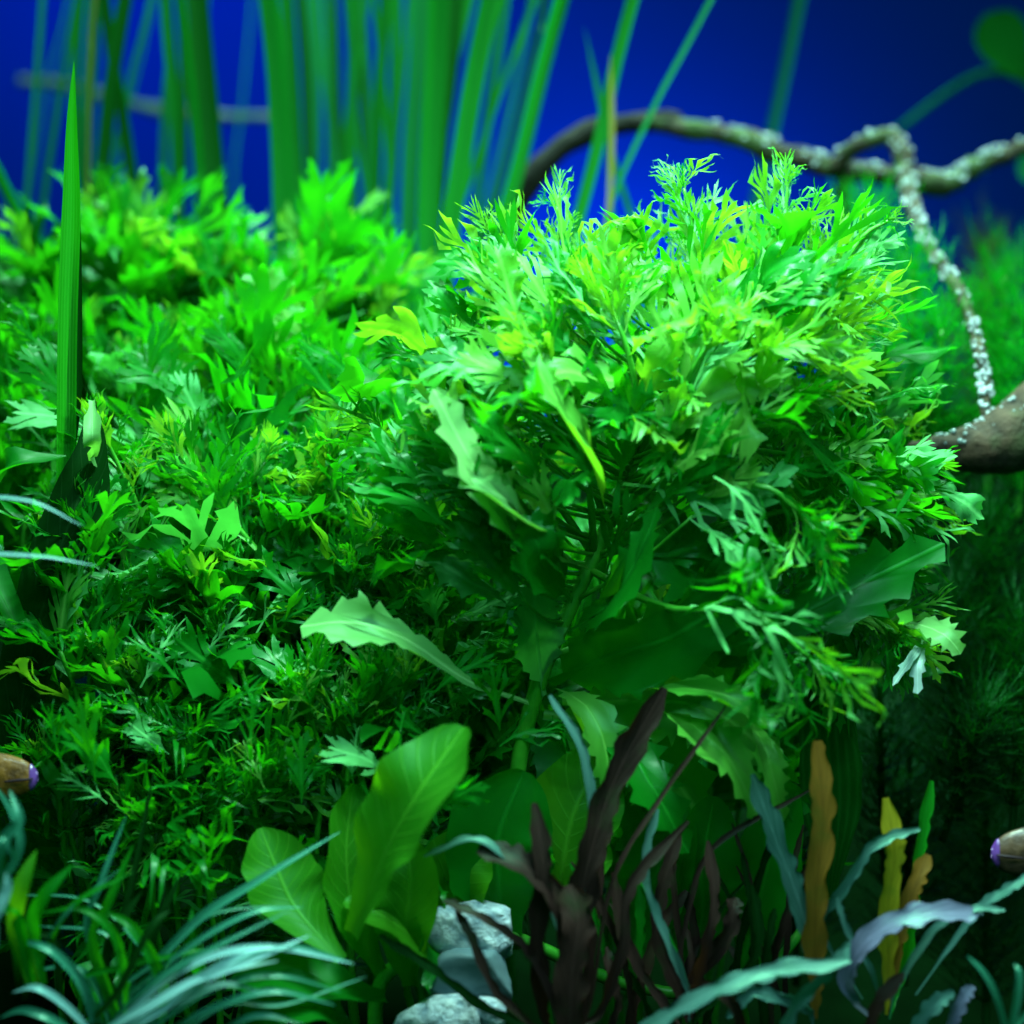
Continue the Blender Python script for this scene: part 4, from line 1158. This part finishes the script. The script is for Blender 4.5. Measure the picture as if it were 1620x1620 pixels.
# ------------------------------------------------------------------ broad leaved plant low in the middle
b = P(600, 1560, -.16)
t = thing('broad_leaf_plant', b, 'broad smooth leaved plant low in the middle with one tall yellow green oval leaf', 'water plant')
for pts, w0, prof, up, mt, lab in (
    ([(560, 1480, -.25), (610, 1350, -.28), (665, 1250, -.30), (734, 1150, -.26)], .066, oval(.072, .25, .55, .55), (-.5, -.75, .5), M_broad, 'tall yellow green oval leaf'),
    ([(540, 1520, -.24), (470, 1440, -.2), (440, 1380, -.18), (412, 1310, -.16)], .06, oval(.058, .2, .5, .7), (.15, -.85, .5), M_broad, 'oval leaf with a browned ragged tip'),
    ([(600, 1540, -.28), (560, 1450, -.33), (548, 1350, -.34), (560, 1240, -.30)], .05, oval(.05, .25, .5, .6), (.6, -.8, .2), M_broad, None),
    ([(700, 1540, -.32), (660, 1490, -.36), (600, 1445, -.38), (545, 1425, -.36)], .045, oval(.045, .3, .5, .6), (.1, -.5, .85), M_broad, None),
    ([(610, 1580, -.35), (520, 1560, -.42), (430, 1540, -.42), (360, 1560, -.38)], .05, oval(.05, .3, .5, .6), (.1, -.55, .8), M_wist, None),
    ([(650, 1560, -.3), (640, 1480, -.36), (650, 1400, -.36), (640, 1330, -.32)], .05, oval(.05, .25, .5, .6), (-.2, -.9, .2), M_broad, None),
    ([(560, 1640, -.4), (500, 1590, -.46), (440, 1600, -.46), (400, 1650, -.44)], .05, oval(.05, .3, .5, .6), (.1, -.6, .8), M_wist, None),
    ([(800, 1480, -.16), (790, 1400, -.2), (790, 1320, -.22), (830, 1220, -.2)], .07, oval(.085, .3, .5, .55), (.15, -.95, .2), M_wist, None),
    ([(880, 1440, -.14), (890, 1370, -.18), (910, 1280, -.18), (960, 1190, -.14)], .07, oval(.075, .3, .5, .55), (-.1, -.95, .2), M_broad, None),
    ([(720, 1500, -.15), (700, 1440, -.2), (730, 1370, -.22), (770, 1330, -.2)], .05, oval(.06, .3, .5, .6), (.15, -.7, .6), M_broad, None),
    ([(1000, 1560, -.1), (1010, 1460, -.12), (1040, 1380, -.14), (1080, 1270, -.10)], .06, oval(.06, .25, .5, .55), (-.1, -.95, .3), M_wist, None),
    ([(1080, 1560, -.1), (1110, 1460, -.12), (1110, 1380, -.14), (1130, 1260, -.10)], .06, oval(.062, .25, .5, .55), (.2, -.95, .3), M_wist, None),
    ([(1180, 1560, -.08), (1200, 1440, -.1), (1220, 1350, -.1), (1250, 1240, -.08)], .06, oval(.055, .25, .5, .6), (-.2, -.95, .3), M_wist, None),
    ([(1310, 1420, .1), (1315, 1300, .08), (1310, 1180, .08), (1300, 1060, .10)], .06, oval(.05, .3, .5, .6), (-.1, -1, .1), M_reed_dark, None),
):
    vs, fs, uv = blade([P(q[0], q[1], q[2] * (1.25 if lab else .62)) - b for q in pts], prof, Vector(up), cup=.28, ruffle=.10, freq=3.3, seg=30, across=8, edge=.16, seed=R(0, 9))
    o = link('leaf', mesh_of('broad_leaf', vs, fs, mt, uv), t)
    if lab:
        o['label'] = lab
vs, fs = tube(catmull([Vector((0, 0, -.16)), Vector((0, 0, 0)), P(690, 1500, -.16) - b, P(800, 1480, -.10) - b, P(1000, 1560, -.06) - b, P(1180, 1560, -.05) - b, P(1310, 1420, .1) - b], 40), [.012, .011, .008], 8)
link('stem', mesh_of('stem', vs, fs, M_stem), t)

# ------------------------------------------------------------------ wavy leaved plants at the front
def wavy_plant(label, base_px, leaves):
    base = P(base_px[0], base_px[1], base_px[2] * .66)
    t = thing('wavy_leaf_plant', base, label, 'water plant', 'wavy leaved plants at the front')
    for pts, wpx, mt, up in leaves:
        y = pts[0][2]
        hw = wpx * .5 * .84 * (D + y) / D / 1000
        pp = [P(q[0], q[1], q[2] * .66) - base for q in pts]
        vs, fs, uv = blade([Vector((0, 0, 0)).lerp(pp[0], .35)] + pp, (lambda h: lambda s: h * (0.18 + 0.82 * min(1, s / .38) ** 1.3) * (1 if s < .86 else max(.12, 1 - ((s - .86) / .14) ** 2) ** .5))(hw), Vector(up), cup=.2, ruffle=.09, freq=R(4, 6), seg=46, across=6, edge=.40, scallop=.8, seed=R(0, 9))
        link('leaf', mesh_of('wavy_leaf', vs, fs, mt, uv), t)
    return t


F = (0.15, -1, .2)
wavy_plant('dark brown wavy plant over the white stones with one leaf standing tallest', (880, 1640, -.42), [
    ([(900, 1520, -.42), (930, 1370, -.44), (975, 1230, -.42), (1052, 1088, -.40)], 62, M_brown, (.3, -1, .1)),
    ([(900, 1560, -.45), (890, 1440, -.5), (830, 1370, -.52), (755, 1345, -.5)], 60, M_brown, (.3, -.7, .6)),
    ([(860, 1600, -.45), (850, 1480, -.5), (860, 1380, -.52), (845, 1270, -.5)], 40, M_brown, F),
    ([(880, 1600, -.48), (830, 1500, -.5), (760, 1450, -.52), (700, 1425, -.5)], 26, M_brown, (.2, -.6, .7)),
    ([(900, 1560, -.42), (935, 1380, -.43), (925, 1200, -.42), (870, 1100, -.40)], 22, M_teal, (.4, -.9, .2)),
    ([(900, 1560, -.42), (860, 1420, -.5), (760, 1330, -.5), (670, 1355, -.48)], 24, M_teal, (.2, -.5, .85)),
    ([(840, 1620, -.5), (780, 1560, -.52), (745, 1480, -.52), (722, 1440, -.5)], 20, M_brown, F),
    ([(930, 1600, -.42), (960, 1430, -.44), (1000, 1330, -.44), (1150, 1115, -.38)], 11, M_brown, F),
    ([(950, 1600, -.42), (985, 1500, -.44), (1000, 1400, -.44), (1090, 1300, -.40)], 26, M_brown, F),
    ([(900, 1640, -.5), (905, 1540, -.52), (915, 1460, -.52), (900, 1400, -.5)], 70, M_brown, (.1, -1, .1)),
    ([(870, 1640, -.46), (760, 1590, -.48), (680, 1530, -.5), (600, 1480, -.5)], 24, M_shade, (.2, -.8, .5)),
])
wavy_plant('small dark stemmed wavy plant before the orange leaves with brown stubby leaves', (1090, 1640, -.35), [
    ([(1070, 1560, -.35), (1090, 1440, -.36), (1130, 1340, -.36), (1280, 1250, -.33)], 12, M_brown, F),
    ([(1090, 1560, -.35), (1150, 1480, -.38), (1160, 1440, -.38), (1165, 1420, -.36)], 34, M_brown, F),
    ([(1080, 1580, -.35), (1040, 1480, -.36), (1050, 1400, -.36), (1075, 1320, -.34)], 30, M_brown, F),
    ([(1060, 1600, -.35), (1010, 1530, -.36), (985, 1470, -.36), (970, 1380, -.34)], 24, M_brown, F),
    ([(1110, 1600, -.35), (1180, 1540, -.36), (1200, 1480, -.36), (1190, 1400, -.34)], 22, M_shade, F),
    ([(1100, 1560, -.36), (1120, 1490, -.4), (1130, 1420, -.4), (1120, 1330, -.38)], 26, M_brown, F),
    ([(1090, 1570, -.36), (1060, 1500, -.4), (1020, 1380, -.4), (1040, 1280, -.38)], 20, M_teal, (.4, -.9, .2)),
])
strands = []
for i in range(26):
    x0 = R(930, 1260)
    y0 = R(-.34, -.12)
    dx = R(-110, 110)
    tp = R(1270, 1500)
    strands.append(([(x0, 1640, y0), (x0 + dx * .2 + R(-12, 12), 1640 - (1640 - tp) * .4, y0 - .02), (x0 + dx * .55, 1640 - (1640 - tp) * .75, y0 - .02), (x0 + dx, tp, y0)],
                    R(8, 24), random.choice((M_brown, M_brown, M_shade, M_wist, M_shade)), (R(-.4, .4), -1, R(0, .4))))
wavy_plant('dark thicket of narrow brown and green wavy leaves at the bottom, right of the stones', (1100, 1700, -.22), strands)
wavy_plant('wavy plant with a teal leaf beside one tall orange leaf', (1290, 1640, -.40), [
    ([(1290, 1540, -.40), (1265, 1430, -.42), (1228, 1330, -.42), (1190, 1225, -.40)], 46, M_teal, (.3, -.9, .35)),
    ([(1290, 1560, -.42), (1290, 1420, -.44), (1302, 1290, -.44), (1292, 1172, -.42)], 50, M_orange, (.15, -1, .1)),
    ([(1280, 1600, -.42), (1240, 1580, -.5), (1190, 1570, -.5), (1150, 1610, -.5)], 26, M_teal, F),
])
wavy_plant('wavy plant with a yellow upright leaf and a lilac leaf lying to the right', (1400, 1640, -.38), [
    ([(1405, 1540, -.38), (1405, 1430, -.40), (1415, 1350, -.40), (1402, 1262, -.38)], 44, M_yellow, (.2, -1, .1)),
    ([(1410, 1540, -.37), (1425, 1470, -.38), (1445, 1410, -.38), (1468, 1352, -.36)], 38, M_orange, (-.2, -1, .15)),
    ([(1340, 1560, -.46), (1370, 1490, -.52), (1450, 1450, -.54), (1555, 1445, -.5)], 52, M_lilac, (-.1, -.75, .7)),
    ([(1300, 1470, -.40), (1340, 1400, -.42), (1385, 1335, -.42), (1455, 1312, -.40)], 22, M_teal, (.4, -.8, .5)),
    ([(1540, 1450, -.44), (1590, 1410, -.45), (1650, 1375, -.45)], 24, M_teal, (-.1, -.7, .7)),
    ([(1380, 1540, -.44), (1340, 1470, -.46), (1325, 1420, -.46)], 14, M_teal, F),
    ([(1420, 1560, -.3), (1440, 1470, -.3), (1455, 1350, -.3), (1474, 1235, -.28)], 28, M_wist, (.3, -1, .1)),
    ([(1420, 1560, -.46), (1480, 1470, -.48), (1540, 1440, -.5), (1590, 1440, -.5)], 18, M_teal, (.1, -.7, .7)),
])
wavy_plant('wavy plant lying along the bottom edge with a long dull teal leaf', (1180, 1680, -.58), [
    ([(1010, 1650, -.6), (1090, 1590, -.64), (1200, 1545, -.64), (1345, 1520, -.6)], 44, M_teal, (-.1, -.7, .7)),
    ([(1230, 1650, -.58), (1260, 1590, -.6), (1320, 1530, -.6), (1345, 1490, -.58)], 26, M_teal, F),
    ([(1180, 1660, -.58), (1160, 1590, -.6), (1120, 1560, -.6), (1090, 1570, -.58)], 26, M_brown, F),
])
wavy_plant('pair of short pale teal wavy leaves at the bottom right', (1500, 1700, -.5), [
    ([(1450, 1640, -.5), (1470, 1600, -.52), (1510, 1570, -.52)], 36, M_teal, (-.2, -.8, .6)),
    ([(1500, 1640, -.5), (1520, 1590, -.52), (1540, 1560, -.52)], 30, M_lilac, (-.2, -.8, .6)),
    ([(1380, 1660, -.5), (1390, 1590, -.52), (1430, 1540, -.52)], 30, M_brown, (-.2, -.8, .6)),
])

# ------------------------------------------------------------------ grasses at the front
def grass_plant(label, base_px, blades, cat='grass tuft', group='grass tufts at the front'):
    base = P(*base_px)
    t = thing('grass_tuft', base, label, cat, group)
    for pts, wpx, mt in blades:
        y = pts[0][2]
        hw = wpx * .5 * (D + y) / D / 1000
        pp = [P(*q) - base for q in pts]
        vs, fs, uv = blade([Vector((R(-.01, .01), R(-.01, .01), 0))] + pp if (pp[0]).length > .02 else pp, (lambda h: lambda s: h * (.6 + .4 * min(1, s * 3)) * (1 if s < .55 else max(.06, math.cos((s - .55) / .45 * math.pi / 2) ** .7)))(hw), Vector((R(-.3, .3), -.65, .8)), cup=.45, seg=26, across=4)
        link('blade', mesh_of('grass_blade', vs, fs, mt, uv), t)
    return t


Mo, Mp = M_mondo, M_mondo_pale
grass_plant('tuft of glossy blue green blades arching right along the bottom left', (150, 1680, -0.34), [
    ([(180, 1600, -0.34), (300, 1500, -0.40), (400, 1445, -0.40), (480, 1435, -0.36)], 12, Mo),
    ([(210, 1610, -0.36), (330, 1540, -0.42), (450, 1500, -0.42), (555, 1522, -0.38)], 15, Mo),
    ([(200, 1625, -0.38), (300, 1560, -0.44), (400, 1505, -0.44), (460, 1502, -0.42)], 17, Mp),
    ([(230, 1635, -0.38), (340, 1565, -0.44), (440, 1545, -0.44), (540, 1570, -0.40)], 13, Mo),
    ([(180, 1610, -0.32), (300, 1470, -0.36), (400, 1400, -0.36), (538, 1316, -0.32)], 17, Mo),
    ([(150, 1600, -0.32), (250, 1520, -0.36), (330, 1450, -0.36), (430, 1432, -0.34)], 10, Mo),
    ([(260, 1650, -0.38), (360, 1590, -0.42), (450, 1590, -0.42), (580, 1545, -0.38)], 9, Mo),
    ([(300, 1660, -0.40), (400, 1610, -0.44), (480, 1620, -0.44)], 14, Mo),
    ([(190, 1640, -0.40), (280, 1590, -0.46), (350, 1560, -0.46), (420, 1570, -0.44)], 16, Mp),
    ([(190, 1620, -.40), (300, 1530, -.46), (420, 1500, -.46), (560, 1525, -.42)], 15, Mp),
    ([(215, 1640, -.42), (310, 1560, -.47), (400, 1520, -.47), (490, 1480, -.44)], 14, Mp),
    ([(240, 1650, -.42), (330, 1600, -.47), (430, 1570, -.47), (530, 1590, -.44)], 14, Mo),
    ([(170, 1630, -.40), (250, 1550, -.45), (340, 1500, -.45), (460, 1440, -.42)], 12, Mo),
    ([(160, 1640, -.42), (240, 1590, -.47), (330, 1545, -.47), (440, 1520, -.44)], 17, Mp),
])
grass_plant('tuft of wide blue green blades fanning left in the bottom left corner', (170, 1690, -0.36), [
    ([(160, 1640, -0.36), (130, 1560, -0.40), (80, 1505, -0.42), (22, 1487, -0.40)], 18, Mo),
    ([(150, 1650, -0.38), (110, 1600, -0.42), (60, 1565, -0.44), (20, 1570, -0.42)], 16, Mp),
    ([(140, 1660, -0.40), (90, 1620, -0.44), (40, 1600, -0.44), (0, 1610, -0.42)], 16, Mo),
    ([(180, 1640, -0.34), (150, 1560, -0.36), (110, 1530, -0.36), (40, 1540, -0.34)], 12, Mo),
    ([(170, 1650, -0.34), (200, 1560, -0.34), (170, 1480, -0.34), (60, 1465, -0.32)], 9, Mo),
    ([(190, 1650, -0.32), (240, 1540, -0.32), (150, 1430, -0.30), (10, 1415, -0.28)], 7, Mo),
    ([(130, 1670, -0.40), (60, 1650, -0.44), (20, 1640, -0.44)], 18, Mp),
])
grass_plant('upright blue green blades at the left edge under the brown fish', (-20, 1500, -.45), [
    ([(-10, 1420, -.45), (5, 1340, -.46), (30, 1300, -.46), (16, 1250, -.44)], 22, Mo),
    ([(0, 1440, -.47), (-5, 1380, -.48), (5, 1330, -.48), (30, 1370, -.46)], 16, Mo),
    ([(-20, 1440, -.42), (30, 1350, -.42), (20, 1290, -.42), (-10, 1240, -.42)], 14, Mo),
    ([(-10, 1460, -.5), (10, 1410, -.5), (10, 1380, -.5)], 18, Mp),
])
grass_plant('small bright green sprout with oval blades at the lower left', (55, 1560, -.40), [
    ([(30, 1480, -.40), (35, 1410, -.42), (58, 1345, -.40)], 32, M_broad),
    ([(50, 1480, -.40), (70, 1420, -.42), (115, 1368, -.40)], 24, M_wist),
    ([(30, 1460, -.42), (15, 1440, -.44), (15, 1430, -.44)], 20, M_wist),
    ([(70, 1500, -.38), (110, 1440, -.4), (190, 1375, -.38)], 7, Mo),
    ([(75, 1500, -.38), (120, 1430, -.4), (210, 1380, -.38)], 12, M_wist),
])
grass_plant('narrow green blades leaning right in the dark lower left', (190, 1640, -.35), [
    ([(140, 1480, -.35), (160, 1400, -.36), (200, 1290, -.34)], 12, Mo),
    ([(150, 1500, -.36), (175, 1430, -.37), (212, 1336, -.36)], 22, M_wist),
    ([(170, 1540, -.34), (190, 1470, -.35), (225, 1410, -.34)], 24, M_shade),
    ([(225, 1560, -.34), (250, 1470, -.35), (290, 1378, -.34)], 22, M_shade),
    ([(310, 1560, -.34), (305, 1500, -.36), (305, 1435, -.34)], 24, M_wist),
    ([(200, 1560, -.38), (180, 1480, -.4), (130, 1440, -.4), (60, 1445, -.38)], 14, M_wist),
    ([(120, 1560, -.36), (200, 1530, -.38), (290, 1510, -.38), (330, 1500, -.36)], 12, M_wist),
    ([(150, 1620, -.4), (190, 1570, -.42), (240, 1470, -.42), (270, 1440, -.4)], 18, M_shade),
    ([(250, 1640, -.36), (260, 1560, -.38), (210, 1470, -.38), (160, 1440, -.36)], 20, M_wist),
    ([(170, 1500, -.3), (205, 1420, -.3), (245, 1215, -.28)], 14, M_shade),
    ([(100, 1600, -.36), (90, 1500, -.38), (60, 1480, -.38), (20, 1500, -.36)], 12, M_shade),
])
grass_plant('two pale thin blades reaching in level from the left edge', (-70, 1180, -.35), [
    ([(-100, 900, -.36), (-70, 800, -.38), (40, 792, -.38), (130, 832, -.36)], 8, Mp),
    ([(-110, 960, -.36), (-70, 885, -.38), (50, 880, -.38), (152, 895, -.36)], 8, Mp),
    ([(-110, 980, -.36), (-60, 880, -.4), (-20, 860, -.4), (4, 868, -.4)], 8, Mp),
], cat='grass tuft')
grass_plant('small arching teal blades at the lower right corner', (1600, 1680, -.45), [
    ([(1590, 1640, -.45), (1575, 1580, -.46), (1555, 1540, -.46), (1530, 1512, -.45)], 14, Mo),
    ([(1600, 1640, -.45), (1610, 1580, -.46), (1612, 1540, -.46), (1605, 1525, -.45)], 12, Mo),
    ([(1595, 1640, -.45), (1640, 1590, -.46), (1660, 1560, -.46)], 12, Mo),
])

# ------------------------------------------------------------------ stones
def stone(label, c_px, sx, sy, sz, seed, mat, side=None, rot=0.0):
    base = P(*c_px)
    t = thing('stone', base - Vector((0, 0, sz)), label, 'stone')
    v, f = ico(4)
    rn = random.Random(seed)
    planes = [(Vector((rn.gauss(0, 1), rn.gauss(0, 1), rn.gauss(0, 1))).normalized(), rn.uniform(.62, .85)) for _ in range(9)]
    planes += [(Vector((0, -1, -.12)).normalized(), .62), (Vector((0, -.2, 1)).normalized(), .74), (Vector((-1, -.1, .2)).normalized(), .75), (Vector((1, 0, .1)).normalized(), .75)]
    q = []
    for p in v:
        p = p.copy()
        for n, d in planes:
            e = p.dot(n) - d
            if e > 0:
                p -= n * e * .93
        p *= 1 + .05 * noise.noise(p * 3 + Vector((seed, 0, 0))) + .025 * noise.noise(p * 9)
        q.append(Matrix.Rotation(rot, 3, 'Y') @ Vector((p.x * sx, p.y * sy, p.z * sz)) + Vector((0, 0, sz)))
    link('rock', mesh_of('rock', q, f, mat), t)
    return t


stone('pale rough topped stone under the dark brown leaves, upper one of the pale stones', (738, 1474, -.17), .090, .06, .056, 4, M_stone, rot=.1)
stone('blue grey smooth faced stone between the two rough pale stones', (745, 1545, -.19), .078, .06, .062, 6, M_stone_side, rot=.05)
stone('pale sparkling stone at the bottom edge, lowest of the stones', (690, 1618, -.23), .085, .06, .052, 9, M_stone, rot=-.08)
stone('small pale stone chip right of the lowest stone', (775, 1600, -.22), .032, .03, .028, 12, M_stone, rot=.2)


# ------------------------------------------------------------------ fish that look in from the edges
def fish(name, label, snout, heading, length, high, mat, lipmat, mouth=True):
    """A fish whose snout is at snout; it extends behind along -heading (+1 looks right)."""
    t = thing('fish', snout, label, 'fish', 'fish at the edges')
    h = heading
    prof = [(0, .26), (.012, .44), (.04, .62), (.10, .78), (.18, .86), (.30, 1.0), (.45, .98), (.6, .78), (.75, .46), (.86, .26), (.92, .22)]
    vs, fs = [], []
    n = 18
    for i, (s, k) in enumerate(prof):
        cz = -.10 * high * (1 - min(1, s * 5)) * .4
        for j in range(n):
            a = 2 * math.pi * j / n
            vs.append(Vector((-h * s * length, .42 * high * k * math.cos(a), cz + high * k * math.sin(a))))
    m = len(prof)
    for i in range(m - 1):
        for j in range(n):
            fs.append((i * n + j, i * n + (j + 1) % n, (i + 1) * n + (j + 1) % n, (i + 1) * n + j))
    fs.append(tuple(range(n))); fs.append(tuple(range((m - 1) * n, m * n)))
    me = mesh_of('fish_body', vs, fs, mat)
    body = link('body', me, t)
    sb = body.modifiers.new('smooth', 'SUBSURF')
    sb.levels = sb.render_levels = 2
    # lips
    vs, fs = [], []
    lip = [(-.014, .14), (-.006, .28), (.002, .38), (.010, .45), (.014, .44)]
    for s, k in lip:
        for j in range(n):
            a = 2 * math.pi * j / n
            vs.append(Vector((-h * s * length, .43 * high * k * math.cos(a), -.04 * high + high * k * math.sin(a))))
    for i in range(len(lip) - 1):
        for j in range(n):
            fs.append((i * n + j, i * n + (j + 1) % n, (i + 1) * n + (j + 1) % n, (i + 1) * n + j))
    fs.append(tuple(range(n)))
    link('lip', mesh_of('fish_lip', vs, fs, lipmat), t)
    c = [Vector((-h * s * length, -(.44 * high * k) - .002, -.06 * high - .10 * high * s * 8)) for s, k in ((.0, .40), (.02, .54), (.045, .64), (.075, .70), (.10, .76))]
    vs, fs = tube(catmull(c, 12), [.0015, .0022, .0014], 6)
    link('mouth', mesh_of('fish_mouth', vs, fs, M_dark), t)
    for sy in (-1, 1):
        ctr = Vector((-h * .155 * length, sy * .30 * high, .22 * high))
        q = [ctr + Vector((v.x * .17 * high, v.y * .10 * high, v.z * .17 * high)) for v in ICO1[0]]
        e = link('eye', mesh_of('fish_eye', q, ICO1[1], M_eye), t)
        q = [ctr + Vector((v.x * .09 * high, sy * .055 * high + v.y * .06 * high, v.z * .09 * high)) for v in ICO1[0]]
        link('pupil', mesh_of('fish_pupil', q, ICO1[1], M_pupil), e)
    for nm, pts in (('tail_fin', [(.88, .0), (.96, .35), (1.08, .85), (1.06, .2), (1.02, 0), (1.06, -.2), (1.08, -.85), (.96, -.35)]),
                    ('dorsal_fin', [(.28, .95), (.34, 1.45), (.5, 1.4), (.64, 1.15), (.70, .60), (.5, .85)])):
        vs = [Vector((-h * a * length, d, z * high)) for d in (-.003, .003) for a, z in pts]
        k = len(pts)
        fs = [tuple(range(k)), tuple(range(2 * k - 1, k - 1, -1))] + [(i, (i + 1) % k, k + (i + 1) % k, k + i) for i in range(k)]
        link(nm, mesh_of(nm, vs, fs, mat, smooth=False), t)
    return t


fish('fish', 'brown fish with a purple lip poking in at the left edge', P(54, 1228, -.20), 1, .42, .046, M_fish, M_purple)
fish('fish', 'tan fish with a purple edged mouth poking in at the right edge', P(1574, 1348, -.20), -1, .40, .050, M_fish2, M_purple)
